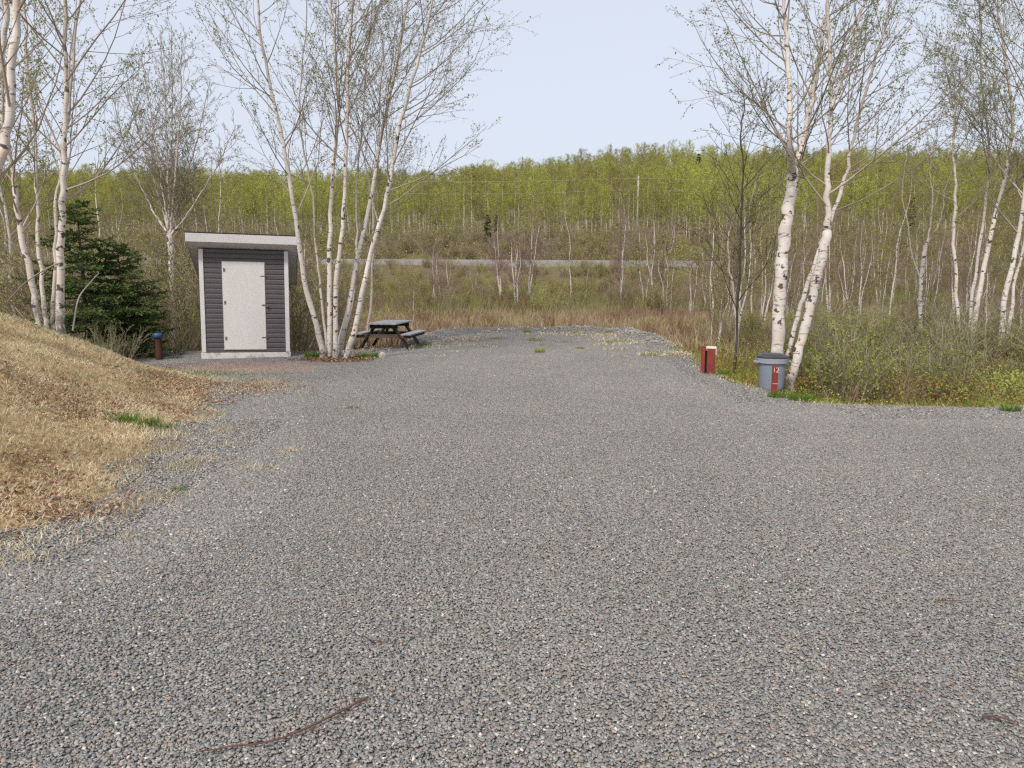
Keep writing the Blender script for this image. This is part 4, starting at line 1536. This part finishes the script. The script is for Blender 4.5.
# brush between marsh and road
x, y = g.uniform(-90, 100, 120000), g.uniform(42, 85, 120000)
kp = (np.abs(x) < 0.8 * y + 5) & (g.random(120000) < 0.35 + 0.65 * smooth(0.4, 0.6, fbm(x * 0.3, y * 0.3, 57)))
x, y = x[kp], y[kp]
n = len(x)
nz = fbm(x * 0.14, y * 0.14, 59)
BV, BQ, BT = blades(np.stack([x, y, terrain(x, y)], 1), g.uniform(0.3, 1.1, n) * (0.5 + 0.8 * nz), g.uniform(0.015, 0.04, n), g.uniform(0, 6.28, n), g.uniform(0.1, 0.6, n),
                    np.clip(2.2 * fbm(x * 0.22, y * 0.22, 60) - 0.65 + 0.25 * smooth(55, 70, y) + g.normal(0, 0.15, n), 0, 1))
BR2 = leaf_mat('rough_growth', [(0.28, 0.19, 0.16), (0.25, 0.18, 0.13), (0.38, 0.32, 0.16), (0.31, 0.32, 0.09), (0.30, 0.34, 0.08)], 0.1)
link('rough_growth', mesh_raw('rough_growth', BV, BQ, mats=[BR2], fattr={'tone': BT}), kind='stuff',
     label='rough olive and brown growth between the marsh and the road', category='undergrowth')
x, y = g.uniform(-40, 50, 60000), g.uniform(43, 63, 60000)
nz = fbm(x * 0.22, y * 0.22, 159)
kp = (np.abs(x) < 0.8 * y + 3) & (g.random(60000) < smooth(0.3, 0.55, nz))
x, y, nz = x[kp], y[kp], nz[kp]
n = len(x)
BV, BQ, BT = blades(np.stack([x, y, terrain(x, y)], 1), g.uniform(0.5, 1.25, n) * (0.4 + 1.0 * nz), g.uniform(0.015, 0.03, n), g.uniform(0, 6.28, n), g.uniform(0.05, 0.45, n),
                    np.clip(2.0 * fbm(x * 0.17, y * 0.17, 161) - 0.5 + g.normal(0, 0.12, n), 0, 1))
BR3 = leaf_mat('brushy_stems', [(0.29, 0.20, 0.175), (0.25, 0.18, 0.14), (0.23, 0.20, 0.11), (0.22, 0.235, 0.08), (0.20, 0.24, 0.07)], 0.1)
link('marsh_brush', mesh_raw('marsh_brush', BV, BQ, mats=[BR3], fattr={'tone': BT}), kind='stuff', label='dark olive and mauve brush along the back of the marsh', category='brush')
# rough undergrowth in the woods either side
x, y = g.uniform(-50, 60, 110000), g.uniform(12.3, 60, 110000)
dl = poly_sd(LOT, x, y)
db = poly_sd(BANK, x, y)
kp = (dl < -1.0) & (db < -0.2) & (np.abs(x) < 0.8 * y + 3) & ((np.abs(x - 2) > 9.5) | (x > 5) & (y < 22) | (x < -6) & (y < 26))
x, y = x[kp], y[kp]
n = len(x)
nz = fbm(x * 0.3, y * 0.3, 61)
BV, BQ, BT = blades(np.stack([x, y, terrain(x, y)], 1), g.uniform(0.15, 0.7, n), g.uniform(0.006, 0.014, n) * (0.7 + y / 30), g.uniform(0, 6.28, n), g.uniform(0.1, 0.8, n),
                    np.clip(1.6 * nz - 0.3 + g.normal(0, 0.2, n), 0, 1))
link('undergrowth', mesh_raw('undergrowth', BV, BQ, mats=[BR2], fattr={'tone': BT}), kind='stuff',
     label='brown undergrowth on the floor of the woods beside the lot', category='undergrowth')


# ------------------------------------------------------------------ spruce
def spruce(name, label, loc, h, rad, seed, gap=0.17, nn=7, nlen=(0.04, 0.075)):
    rnd.seed(seed)
    root = thing(name, label, 'spruce tree', loc)
    T, B = Tubes(), Tubes()
    T.add([Vector((0, 0, -0.3)), Vector((0.02, 0, h * .3)), Vector((0, .03, h * .65)), Vector((0, 0, h))], [0.06, 0.05, 0.03, 0.006], 8)
    NP, ND = [], []
    z = 0.12
    while z < h * 0.99:
        f = 1 - z / h
        for i in range(int(5 + 3 * f)):
            a = rnd.uniform(0, 6.28)
            L = rad * (f ** 0.55) * rnd.uniform(0.3, 1.2) + 0.08
            d = Vector((math.cos(a), math.sin(a), 0.05 + 0.5 * (1 - f)))
            p = Vector((0, 0, z + rnd.uniform(-.06, .06)))
            pts = [p.copy()]
            n = 6
            for k in range(n):
                d = (d + Vector((0, 0, -0.09 if k < 4 else 0.14)) + rv() * 0.05).normalized()
                p = p + d * L / n
                pts.append(p.copy())
            B.add(pts, [0.013 * (1 - .8 * k / n) * (0.5 + f) for k in range(n + 1)], 4)
            m = int(L / 0.045)
            for j in range(m):
                t = 0.12 + 0.88 * (j + rnd.random()) / max(1, m)
                k = min(int(t * n), n - 1)
                q = pts[k].lerp(pts[k + 1], t * n - k)
                ax = (pts[k + 1] - pts[k]).normalized()
                sd = ax.cross(UP).normalized() * (1 if j % 2 else -1)
                td = (ax * 0.75 + sd + rv() * 0.16 + UP * -0.08).normalized()
                tl = min(0.34, 0.10 + L * 0.28 * (1 - t * 0.6)) * rnd.uniform(0.7, 1.1)
                B.add([q, q + td * tl], [0.004, 0.002], 3)
                for w in range(nn):
                    NP.append(tuple(q + td * tl * ((w + rnd.random()) / nn)))
                    ND.append(tuple((td + rv() * 0.5).normalized()))
        z += gap * rnd.uniform(0.8, 1.2)
    Np, Nd = np.array(NP), np.array(ND)
    g_ = np.random.default_rng(seed)
    ln = g_.uniform(*nlen, len(Np))[:, None]
    sd = np.cross(Nd, rand_dirs(len(Np), g_))
    sd /= np.linalg.norm(sd, axis=1, keepdims=True) + 1e-9
    w = ln * 0.16
    V = np.stack([Np - sd * w, Np + Nd * ln * .5 - sd * w * 1.5, Np + Nd * ln, Np + Nd * ln * .5 + sd * w * 1.5], 1).reshape(-1, 3)
    rr = np.hypot(Np[:, 0], Np[:, 1]) / rad
    tone = np.clip(g_.random(len(Np)) * 0.7 + 0.3 * g_.random(len(Np)), 0, 1)
    p1 = link('trunk', T.mesh('trunk', M['bark_dark']), root)
    p2 = link('branches', B.mesh('branches', M['bark_dark']), root)
    p3 = link('needles', mesh_raw('needles', V, np.arange(len(V)).reshape(-1, 4), mats=[M['needles']], fattr={'tone': tone}), root)
    return reg(root, p1, p2, p3)


q = P(88, 345, 16.6)
spruce('spruce_tree', 'dark green spruce behind the dry bank left of the shed', (q.x, 16.6, tz(q.x, 16.6)), 3.55, 1.5, 51, 0.17, 8, (0.05, 0.09))
q = P(125, 345, 17.2)
spruce('spruce_tree', 'lower bushy spruce leaning out right of the dark tall spruce', (q.x, 17.2, tz(q.x, 17.2)), 2.6, 1.3, 52, 0.13, 9, (0.05, 0.09))
fsp = spruce('spruce_tree', 'small dark pointed conifer just below the skyline right of the pole', (0, 0, 0), 9, 1.7, 53, 0.55, 2, (0.3, 0.45))
X = X_at(681, 220)
fsp.location = (X, 205, tz(X, 205) + 3)
for i, (u, Y, s, lab) in enumerate([(488, 112, .55, 'dark conifer half hidden in the hillside above the red-twigged marsh birches'), (300, 150, .8, 'dark conifer on the hillside behind the birch clump'),
                                    (905, 130, .7, 'dark conifer on the hillside at the right'), (497, 118, .45, 'smaller dark conifer beside the one above the marsh birches')]):
    x = X_at(u, Y)
    dup(fsp, (x, Y, tz(x, Y)), i, s, lab)

# ------------------------------------------------------------------ shed
sp = G(247, 358)
shed = thing('storage_shed', 'small dark grey sided shed with a cream door and slanted white roof edge', 'shed', (sp.x, sp.y, 0.0), R(14))
shed.rotation_euler = (0, R(1.3), R(17))
W, D = 1.84, 1.95
HF, HB = 2.46, 1.78     # wall heights front and back


def zroof(yy):
    return HF + (HB - HF) * yy / D


mb = MB()
step = 0.112
z = 0.14
prof = []
while z < 2.7:
    prof += [(0.028, z), (0.028, z + step * 0.62), (0.004, z + step * 0.985)]
    z += step
# front wall siding
def wall_siding(mb, a, b, nrm, ztop0, ztop1):
    """a,b bottom corners (x,y); siding rows clipped under a sloping top"""
    a, b, nrm = Vector((*a, 0)), Vector((*b, 0)), Vector((*nrm, 0))
    n0 = len(mb.v)
    vs, fs = [], []
    for (o_, z_) in prof:
        vs.append(a + nrm * o_ + UP * min(z_, ztop0))
        vs.append(b + nrm * o_ + UP * min(z_, ztop1))
    for i in range(len(prof) - 1):
        fs.append((2 * i, 2 * i + 1, 2 * i + 3, 2 * i + 2))
    mb.add(vs, fs)


wall_siding(mb, (-W / 2, 0), (W / 2, 0), (0, -1), HF, HF)
wall_siding(mb, (W / 2, 0), (W / 2, D), (1, 0), HF, HB)
wall_siding(mb, (W / 2, D), (-W / 2, D), (0, 1), HB, HB)
wall_siding(mb, (-W / 2, D), (-W / 2, 0), (-1, 0), HB, HF)
mb.build('wall', M['siding'], shed)
for sx in (-1, 1):
    t = MB()
    t.box((sx * (W / 2 - 0.012), -0.008, 0.13 + (HF - 0.13) / 2), (0.092, 0.08, HF - 0.13 - 0.02))
    t.build('corner_trim', M['trim'], shed, 0.006)
    t = MB()
    t.box((sx * (W / 2 - 0.012), D - 0.02, 0.13 + (HB - 0.13) / 2), (0.1, 0.09, HB - 0.13 - 0.03))
    t.build('corner_trim', M['trim'], shed, 0.006)
t = MB()
for (c_, d_) in (((0, -0.005, 0.06), (W + 0.10, 0.10, 0.14)), ((0, D, 0.06), (W + 0.10, 0.10, 0.14)), ((-W / 2, D / 2, 0.058), (0.09, D - 0.1, 0.135)), ((W / 2, D / 2, 0.058), (0.09, D - 0.1, 0.135))):
    t.box(c_, d_)
t.build('base_sill', M['sill'], shed, 0.008)
# roof slab with overhang
OX, OF, OB = 0.26, 0.34, 0.42
yf, yb = -OF, D + OB
sl = (HB - HF) / D


def rz_(yy):
    return HF + sl * yy


rf = MB()
x0, x1 = -W / 2 - OX, W / 2 + OX
TH_ = 0.16
rf.add([(x0, yf, rz_(yf) + 0.20), (x1, yf, rz_(yf) + 0.20), (x1, yb, rz_(yb) + 0.20), (x0, yb, rz_(yb) + 0.20),
        (x0, yf, rz_(yf) + 0.225), (x1, yf, rz_(yf) + 0.225), (x1, yb, rz_(yb) + 0.225), (x0, yb, rz_(yb) + 0.225)],
       [(3, 2, 1, 0), (4, 5, 6, 7), (0, 1, 5, 4), (1, 2, 6, 5), (2, 3, 7, 6), (3, 0, 4, 7)])
roof = rf.build('roof', M['shingle'], shed)
f = MB()
fh = 0.185
f.box(((x0 + x1) / 2, yf + 0.012, rz_(yf) + 0.20 - fh / 2 - 0.003), (x1 - x0, 0.024, fh))
f.box(((x0 + x1) / 2, yb - 0.012, rz_(yb) + 0.20 - 0.10), (x1 - x0, 0.024, 0.18))
for sx in (x0 + 0.012, x1 - 0.012):
    f.add([(sx - .012, yf + .025, rz_(yf) + .197), (sx + .012, yf + .025, rz_(yf) + .197), (sx + .012, yb - .025, rz_(yb) + .197), (sx - .012, yb - .025, rz_(yb) + .197),
           (sx - .012, yf + .025, rz_(yf) + 0.0), (sx + .012, yf + .025, rz_(yf) + 0.0), (sx + .012, yb - .025, rz_(yb) + .02), (sx - .012, yb - .025, rz_(yb) + .02)],
          [(0, 1, 2, 3), (7, 6, 5, 4), (0, 4, 5, 1), (1, 5, 6, 2), (2, 6, 7, 3), (3, 7, 4, 0)])
f.build('fascia', M['fascia'], roof, 0.004)
s_ = MB()
a0, b0_ = x0 + 0.026, x1 - 0.026
s_.add([(a0, yf + .026, rz_(yf) + .012), (b0_, yf + .026, rz_(yf) + .012), (b0_, yb - .026, rz_(yb) + .03), (a0, yb - .026, rz_(yb) + .03)], [(0, 1, 2, 3)])
s_.build('soffit', M['soffit'], roof)
# door
dw, dh, dz0 = 0.90, 1.98, 0.20
dx = -0.02 - 0.0
door = MB().box((dx, -0.033, dz0 + dh / 2), (dw, 0.03, dh)).build('door', M['door'], shed, 0.004)
jm = MB()
jm.box((dx - dw / 2 - 0.006, -0.024, dz0 + dh / 2), (0.006, 0.018, dh + 0.02))
jm.box((dx + dw / 2 + 0.006, -0.024, dz0 + dh / 2), (0.006, 0.018, dh + 0.02))
jm.box((dx, -0.024, dz0 + dh + 0.008), (dw + 0.01, 0.018, 0.008))
jm.build('door_frame', M['soffit'], shed)
for zz in (0.26, 1.07, 1.80):
    h = MB().box((dx - dw / 2 + 0.045, -0.0525, dz0 + zz), (0.03, 0.009, 0.07))
    h.lathe([(0.007, -0.04), (0.007, 0.04)], 10, (dx - dw / 2 + 0.028, -0.056, dz0 + zz))
    h.build('hinge', M['metal'], door)
for zz in (0.28, 1.68):
    h = MB().box((dx + dw / 2 - 0.04, -0.053, dz0 + zz), (0.10, 0.010, 0.018))
    h.box((dx + dw / 2 + 0.02, -0.040, dz0 + zz), (0.022, 0.03, 0.026))
    h.build('bolt', M['metal'], door)
h = MB().box((dx + dw / 2 - 0.01, -0.053, dz0 + 1.02), (0.13, 0.010, 0.03))
h.lathe([(0.02, -0.03), (0.022, -0.01), (0.02, 0.02)], 12, (dx + dw / 2 + 0.045, -0.066, dz0 + 1.0))
h.build('latch', M['metal'], door)

# ------------------------------------------------------------------ picnic table
pc = G(388, 350)
tb = thing('picnic_table', 'weathered dark wooden picnic table with worn grey planks beside the birch clump', 'picnic table', (pc.x - 0.04, pc.y + 0.70, 0), R(-9))
TL = 1.5   # along local y (away from the camera)
zt, zsx = 0.66, 0.40
plk = MB()
for i in range(5):
    plk.box((-0.31 + i * 0.155, rnd.uniform(-.008, .008), zt), (0.145, TL, 0.036))
plk.build('tabletop', M['grey_wood'], tb, 0.004)
for sx in (-1, 1):
    s2 = MB()
    for k in (0, 1):
        s2.box((sx * (0.585 + k * 0.135), 0, zsx), (0.126, TL + 0.02, 0.036))
    s2.build('seat', M['grey_wood'], tb, 0.004)
for ye in (-0.50, 0.50):
    for sx in (-1, 1):
        MB().beam((sx * 0.22, ye, zt - 0.024), (sx * 0.66, ye, 0.0), 0.05, 0.14, (0, 1, 0)).build('leg', M['dark_wood'], tb, 0.003)
    MB().box((0, ye - 0.038, zsx - 0.06), (1.42, 0.036, 0.10)).build('seat_support', M['brown_wood'] if ye < 0 else M['dark_wood'], tb, 0.003)
    MB().box((0, ye - 0.038, zt - 0.062), (0.74, 0.036, 0.12)).build('top_support', M['dark_wood'], tb, 0.003)
    MB().beam((0, ye * 0.9, zsx - 0.05), (0, ye * 0.15, zt - 0.03), 0.04, 0.08, (0, 1, 0)).build('brace', M['dark_wood'], tb, 0.003)
for sx in (-1, 1):
    MB().box((sx * 0.715, 0, zsx - 0.06), (0.03, TL - 0.1, 0.07)).build('seat_rail', M['dark_wood'], tb, 0.003)

# ------------------------------------------------------------------ blue-capped pipe
q = G(159.5, 360)
wp = thing('standpipe', 'short rusty brown post with a blue cap left of the shed', 'post', (q.x, q.y, 0))
MB().lathe([(0.075, -0.1), (0.075, 0.25), (0.070, 0.26), (0.072, 0.53)], 24).build('pipe', M['rust'], wp, smooth_f=True)
MB().lathe([(0.07, 0.50), (0.10, 0.505), (0.115, 0.53), (0.112, 0.575), (0.09, 0.605), (0.03, 0.615)], 24).build('cap', M['blue'], wp, smooth_f=True)

# ------------------------------------------------------------------ red wooden hookup post
q = G(707, 373.5)
rp = thing('hookup_post', 'short red wooden post with an open slot and white corner at the lot edge', 'post', (q.x, q.y, 0), R(-14))
MB().box((-0.088, 0.0, 0.225), (0.075, 0.14, 0.55)).build('side_board', M['red_wood'], rp, 0.004)
MB().box((0.070, 0.0, 0.230), (0.145, 0.14, 0.52)).build('side_board', M['red_wood'], rp, 0.004)
MB().box((-0.027, 0.05, 0.20), (0.043, 0.03, 0.48)).build('slot_shade', M['dark_wood'], rp)  # black insert: shade inside the open gap, put in as dark colour
MB().box((0.035, -0.075, 0.40), (0.004, 0.006, 0.1)).build('slot_edge', M['dark_wood'], rp)
wb = MB()
wb.box((0.062, 0.0, 0.508), (0.19, 0.155, 0.034))
wb.box((0.152, -0.0, 0.44), (0.014, 0.15, 0.14))
wb.build('white_cap', M['white_wood'], rp, 0.004)
MB().box((-0.088, 0.0, 0.515), (0.09, 0.1, 0.03)).build('top_block', M['red_wood'], rp, 0.004)

# ------------------------------------------------------------------ grey bin
q = G(776, 391)
bn = thing('trash_can', 'round grey plastic trash can with a black lid under the leaning birch', 'trash can', (q.x, q.y + 0.24, 0), R(20))
bn.scale = (0.95, 0.95, 0.97)
MB().lathe([(0.195, 0.0), (0.20, 0.01), (0.205, 0.06), (0.232, 0.42), (0.236, 0.50)], 48).build('body', M['bin'], bn, smooth_f=True)
MB().lathe([(0.236, 0.455), (0.262, 0.46), (0.266, 0.475), (0.262, 0.50), (0.270, 0.52), (0.268, 0.545), (0.25, 0.55)], 48, cap=False).build('rim', M['bin_rim'], bn, smooth_f=True)
for a in (R(-14), R(166)):
    hd = MB()
    ca, sa = math.cos(a), math.sin(a)
    for dd_ in (-0.055, 0.055):
        hd.beam((0.255 * ca - dd_ * sa, 0.255 * sa + dd_ * ca, 0.49), (0.315 * ca - dd_ * sa, 0.315 * sa + dd_ * ca, 0.475), 0.02, 0.03)
    hd.beam((0.312 * ca + 0.065 * sa, 0.312 * sa - 0.065 * ca, 0.478), (0.312 * ca - 0.065 * sa, 0.312 * sa + 0.065 * ca, 0.478), 0.022, 0.03)
    hd.build('handle', M['bin_rim'], bn, 0.004)
MB().lathe([(0.262, 0.548), (0.274, 0.552), (0.272, 0.572), (0.25, 0.585), (0.20, 0.60), (0.19, 0.61), (0.15, 0.618), (0.06, 0.622)], 48).build('lid', M['lid'], bn, smooth_f=True)
# red stake with number
q = G(773.5, 395)
stk = thing('site_marker', 'slim red wooden stake with white number standing before the grey can', 'marker stake', (q.x, q.y - 0.02, 0), R(18))
stk.rotation_euler = (R(-3), R(2), R(10))
MB().box((0, 0, 0.19), (0.095, 0.035, 0.56)).build('stake', M['red_wood'], stk, 0.004)
MB().box((0, -0.0185, 0.185), (0.09, 0.0015, 0.006)).build('scratch', M['white_wood'], stk)
fc_ = bpy.data.curves.new('number', 'FONT')
fc_.body = '12'
fc_.size = 0.115
fc_.extrude = 0.0015
fc_.align_x = 'CENTER'
fc_.offset = 0.0
tx = bpy.data.objects.new('number', fc_)
COL.objects.link(tx)
dg = bpy.context.evaluated_depsgraph_get()
tm = bpy.data.meshes.new_from_object(tx.evaluated_get(dg))
bpy.data.objects.remove(tx)
tm.materials.clear()
tm.materials.append(simple_mat('faded_number_paint', (0.72, 0.62, 0.58), (0.5, 0.2, 0.16), 40, 0.7, 0.2, thr=(0.5, 0.62)))
nm = link('number', tm, stk)
nm.location = (0, -0.0205, 0.365)
nm.rotation_euler = (R(90), 0, 0)


# ------------------------------------------------------------------ rocks, sticks, tufts
def rock(label, loc, s, seed):
    import bmesh
    g_ = random.Random(seed)
    bm = bmesh.new()
    bmesh.ops.create_icosphere(bm, subdivisions=2, radius=1)
    for v in bm.verts:
        k = 1 + 0.16 * math.sin(v.co.x * 3 + seed) + 0.14 * math.sin(v.co.y * 4.1 + seed * 2) + g_.uniform(-.07, .07)
        v.co = Vector((v.co.x * s[0] * k, v.co.y * s[1] * k, v.co.z * s[2] * k))
    me = bpy.data.meshes.new('rock')
    bm.to_mesh(me)
    me.materials.append(M['rock'])
    o = link('rock', me, label=label, category='rock')
    o.location = loc
    return o


q = G(382, 358)
rock('pale rock at the foot of the birch clump near the picnic table', (q.x, q.y, 0.05), (0.09, 0.07, 0.08), 1)
for (u, v, lab) in [(560, 331, 'pale stone on the far edge of the gravel, centre'), (455, 330, 'pale stone on the far edge of the gravel behind the table'), (655, 494, 'small pinkish white stone alone on the gravel')]:
    q = G(u, v)
    s = 0.1 if v < 400 else 0.022
    rock(lab, (q.x, q.y, 0.02), (s, s * .7, s * .6), u)


def stick(label, pix, r0, r1, forks=()):
    root = thing('fallen_stick', label, 'stick', G(*pix[0]))
    T = Tubes()
    b = G(*pix[0])

    def mk(px, ra, rb):
        ps = catmull([G(u, v, 0.028) - b for u, v in px], 14)
        for p in ps[1:]:
            p.z += rnd.uniform(0, 0.004)
            p.x += rnd.gauss(0, 0.002)
            p.y += rnd.gauss(0, 0.002)
        T.add(ps, [ra + (rb - ra) * i / 13 for i in range(14)], 6)
    mk(pix, r0, r1)
    for fpx in forks:
        mk(fpx, r1 * 1.1, r1 * 0.5)
    me = T.mesh('stick', M['stick'])
    link('bark', me, root)


stick('long thin brown stick on the gravel at the bottom left', [(368, 697), (340, 712), (305, 729), (270, 742), (235, 746), (200, 751)], 0.0065, 0.003, [[(308, 728), (318, 731), (330, 727)]])
stick('thin dark twig on the gravel above the long stick', [(362, 636), (372, 640), (388, 643)], 0.004, 0.002)
stick('short reddish twig on the gravel at the bottom right', [(982, 716), (1000, 718), (1016, 722)], 0.006, 0.003)
stick('thin twig on the gravel near the right edge', [(935, 600), (950, 601), (966, 600)], 0.004, 0.002)
# leaning dead pole by the spruce, and dead limbs at the bank cluster
rnd.seed(8)


def pole_branch(label, pts, r0, r1, mat='bark'):
    root = thing('dead_branch', label, 'branch', pts[0])
    T = Tubes()
    ps = catmull([p - pts[0] for p in pts], 12)
    T.add(ps, [r0 + (r1 - r0) * i / 11 for i in range(12)], 7)
    link('bark', T.mesh('bark', M[mat]), root)


q = P(72, 322, 13.2)
pole_branch('leaning thin dead white sapling in front of the spruce', [q - UP * 0.15, P(78, 300, 13.2), P(88, 285, 13.3), P(99, 273, 13.4)], 0.014, 0.006, 'pole')
pole_branch('grey dead limb slanting across the birch cluster trunks', [P(6, 296, 12.2) - UP * 0.1, P(25, 283, 12.2), P(48, 268, 12.1), P(62, 262, 12.2)], 0.008, 0.013, 'bark')


def tuft(name, label, u, v, r, h, n, matn='grass', group=None, w=0.006):
    q = GT(u, v)
    g_ = np.random.default_rng(int(u * 7 + v))
    a = g_.uniform(0, 6.28, n)
    rr = r * np.sqrt(g_.random(n))
    rx = rr * np.cos(a)
    ry = rr * np.sin(a)
    V, Q, T = blades(np.stack([rx, ry * 0.7, np.zeros(n)], 1), g_.uniform(0.4, 1, n) * h, g_.uniform(0.7, 1.3, n) * w, a + g_.normal(0, .6, n), g_.uniform(0.1, 0.75, n), g_.random(n))
    o = link(name, mesh_raw(name, V, Q, mats=[M[matn]], fattr={'tone': T}), label=label, category='grass tuft' if matn == 'grass' else 'weed')
    if group:
        o['group'] = group
    o.location = (q.x, q.y, max(tz(q.x, q.y), 0.0))
    return o


tuft('grass_tuft', 'leftmost bright green tuft of the patch on the bank foot', 118, 421, 0.26, 0.13, 300)
tuft('grass_tuft', 'middle tuft of the green patch at the foot of the bank', 138, 425, 0.28, 0.13, 330)
tuft('grass_tuft', 'right tuft of the green patch at the foot of the bank', 158, 429, 0.24, 0.10, 180)
tuft('grass_tuft', 'tiny green tuft alone on the gravel below the bank', 180, 493, 0.06, 0.08, 50)
tuft('grass_tuft', 'small green tuft alone on the gravel in front of the birch clump', 353, 409, 0.10, 0.06, 70)
tuft('grass_tuft', 'bright green tuft at the foot of the red numbered stake', 779, 398, 0.17, 0.14, 260)
tuft('grass_tuft', 'bright green tuft just right of the grey can', 801, 401, 0.20, 0.16, 300)
tuft('grass_tuft', 'round green tuft on the gravel at the far right', 1010, 412, 0.14, 0.13, 220)
tuft('grass_tuft', 'green tuft at the left foot of the birch clump', 317, 358, 0.28, 0.22, 380, w=0.009)
tuft('grass_tuft', 'green tuft at the right foot of the birch clump', 367, 358, 0.28, 0.16, 300, w=0.009)
tuft('grass_tuft', 'green tuft beside the right legs of the picnic table', 424, 347, 0.2, 0.14, 120, w=0.01)
tuft('grass_tuft', 'green tuft at the foot of the red hookup post', 724, 374, 0.14, 0.12, 120, w=0.008)
rw = random.Random(3)
for i, (u, v) in enumerate([(610, 344), (622, 342), (580, 349), (648, 356), (536, 341), (632, 337), (540, 353), (563, 343), (660, 346), (498, 339), (527, 333), (606, 334), (578, 334), (675, 350), (545, 346)]):
    o_ = tuft('weed', 'small green weed growing through the far end of the gravel', u, v, rw.uniform(0.10, 0.26), rw.uniform(0.07, 0.22), rw.randint(25, 80), 'leaf_shrub', 'weeds at the far end of the gravel', 0.014)
# reddish litter pad round the clump
g = np.random.default_rng(12)
q = G(336, 361)
n = 5200
a = g.uniform(0, 6.28, n)
rr = np.sqrt(g.random(n)) * 1.25
x = q.x + rr * np.cos(a) * 0.95
y = q.y + 0.14 + rr * np.sin(a) * 0.46
kp = g.random(n) < smooth(1.25, 0.55, rr + 0.9 * (fbm(x * 3, y * 3, 5) - 0.5)) * 0.75
x, y, rr = x[kp], y[kp], rr[kp] / 1.25
n = len(x)
LV, LQ = leafquads(np.stack([x, y, 0.03 + 0.05 * g.random(n) * (1 - rr)], 1), g.uniform(0.025, 0.06, n), g, 1.6, 0.6, 0.1)
link('leaf_litter', mesh_raw('leaf_litter', LV, LQ, mats=[leaf_mat('rusty_litter', [(0.16, 0.07, 0.04), (0.30, 0.16, 0.08), (0.42, 0.31, 0.18)], 0.1)], fattr={'tone': g.random(n)}), kind='stuff',
     label='rusty dead leaves around the foot of the birch clump', category='leaf litter')
# orange leaf bits on gravel bottom right
n = 60
x, y = [], []
for k in range(n):
    c_ = rw.choice([(850, 695), (990, 678), (905, 690), (940, 700), (340, 705), (380, 700)])
    q = G(c_[0] + rw.gauss(0, 22), c_[1] + rw.gauss(0, 5))
    x.append(q.x)
    y.append(q.y)
LV, LQ = leafquads(np.stack([x, y, np.full(n, 0.03)], 1), g.uniform(0.01, 0.028, n), g, 2.5, 0.5, 0.1)
link('leaf_bits', mesh_raw('leaf_bits', LV, LQ, mats=[M['litter']], fattr={'tone': g.random(n) * 0.6}), kind='stuff', label='bits of orange-brown dead leaf on the near gravel', category='leaf litter')

# ------------------------------------------------------------------ pole and power line
Yp = 128.0
pb = P(637, 236, Yp)
pt = P(638, 176, Yp)
pl = thing('utility_pole', 'pale utility pole on the hillside above the road', 'utility pole', (pb.x, Yp, pb.z))
hgt = pt.z - pb.z
MB().lathe([(0.19, -3.0), (0.18, 0), (0.14, hgt)], 12).build('pole', M['pole'], pl, smooth_f=True)
MB().lathe([(0.16, hgt - 0.62), (0.17, hgt - 0.6), (0.17, hgt - 0.5), (0.16, hgt - 0.48)], 12).build('band', M['metal'], pl)


def wire(label, v0, sag):
    T = Tubes()
    for x_a, x_b in ((-62, 0), (0, 62)):
        a_ = Vector((pb.x + x_a, Yp + (0), 0))
        b_ = Vector((pb.x + x_b, Yp, 0))
        zz0 = P(637, v0, Yp).z
        ps = []
        for i in range(21):
            t = i / 20
            p = a_.lerp(b_, t)
            p.z = zz0 - sag * 4 * t * (1 - t)
            ps.append(p)
        T.add(ps, [0.014] * 21, 4)
    link('power_line', T.mesh('power_line', M['wire']), label=label, category='power line')


wire('upper overhead wire crossing in front of the green hillside', 178, 0.6)
wire('lower overhead wire crossing in front of the green hillside', 189, 0.8)

# ------------------------------------------------------------------ light
w = bpy.data.worlds.new('World')
sc.world = w
w.use_nodes = True
nt = w.node_tree
bg = nt.nodes['Background']
sky = nt.nodes.new('ShaderNodeTexSky')
sky.sky_type = 'NISHITA'
sky.sun_disc = False
SE, SR = R(48), R(205)
sky.sun_elevation = SE
sky.sun_rotation = SR
sky.air_density = 1.0
sky.dust_density = 4.0
sky.ozone_density = 1.0
hsv = nt.nodes.new('ShaderNodeHueSaturation')
hsv.inputs['Saturation'].default_value = 0.45
nt.links.new(sky.outputs[0], hsv.inputs['Color'])
mxx = nt.nodes.new('ShaderNodeMix')
mxx.data_type = 'RGBA'
mxx.inputs[0].default_value = 0.72
nt.links.new(hsv.outputs[0], mxx.inputs[6])
mxx.inputs[7].default_value = (5.9, 6.4, 7.45, 1)
nt.links.new(mxx.outputs[2], bg.inputs[0])
bg.inputs[1].default_value = 0.1
sd = bpy.data.lights.new('sun', 'SUN')
sd.energy = 2.3
sd.angle = R(9)
sd.color = (1.0, 0.94, 0.86)
so = bpy.data.objects.new('sun', sd)
COL.objects.link(so)
# Nishita rotation: 0 = +Y, clockwise from above
dirv = Vector((math.sin(SR) * math.cos(SE), math.cos(SR) * math.cos(SE), math.sin(SE)))
so.rotation_euler = dirv.to_track_quat('Z', 'Y').to_euler()
so.location = dirv * 50

vs = sc.view_settings
vs.view_transform = 'Standard'
vs.look = 'None'
vs.exposure = 0.5
vs.gamma = 1.0
sc.render.engine = 'CYCLES'
cy = sc.cycles
cy.max_bounces = 5
cy.diffuse_bounces = 3
cy.glossy_bounces = 2
cy.transmission_bounces = 3
cy.transparent_max_bounces = 4
cy.use_denoising = False
cy.denoiser = 'OPENIMAGEDENOISE'
cy.denoising_input_passes = 'RGB_ALBEDO_NORMAL'
cy.denoising_prefilter = 'ACCURATE'
cy.use_adaptive_sampling = True
cy.adaptive_threshold = 0.003
cy.filter_width = 1.3
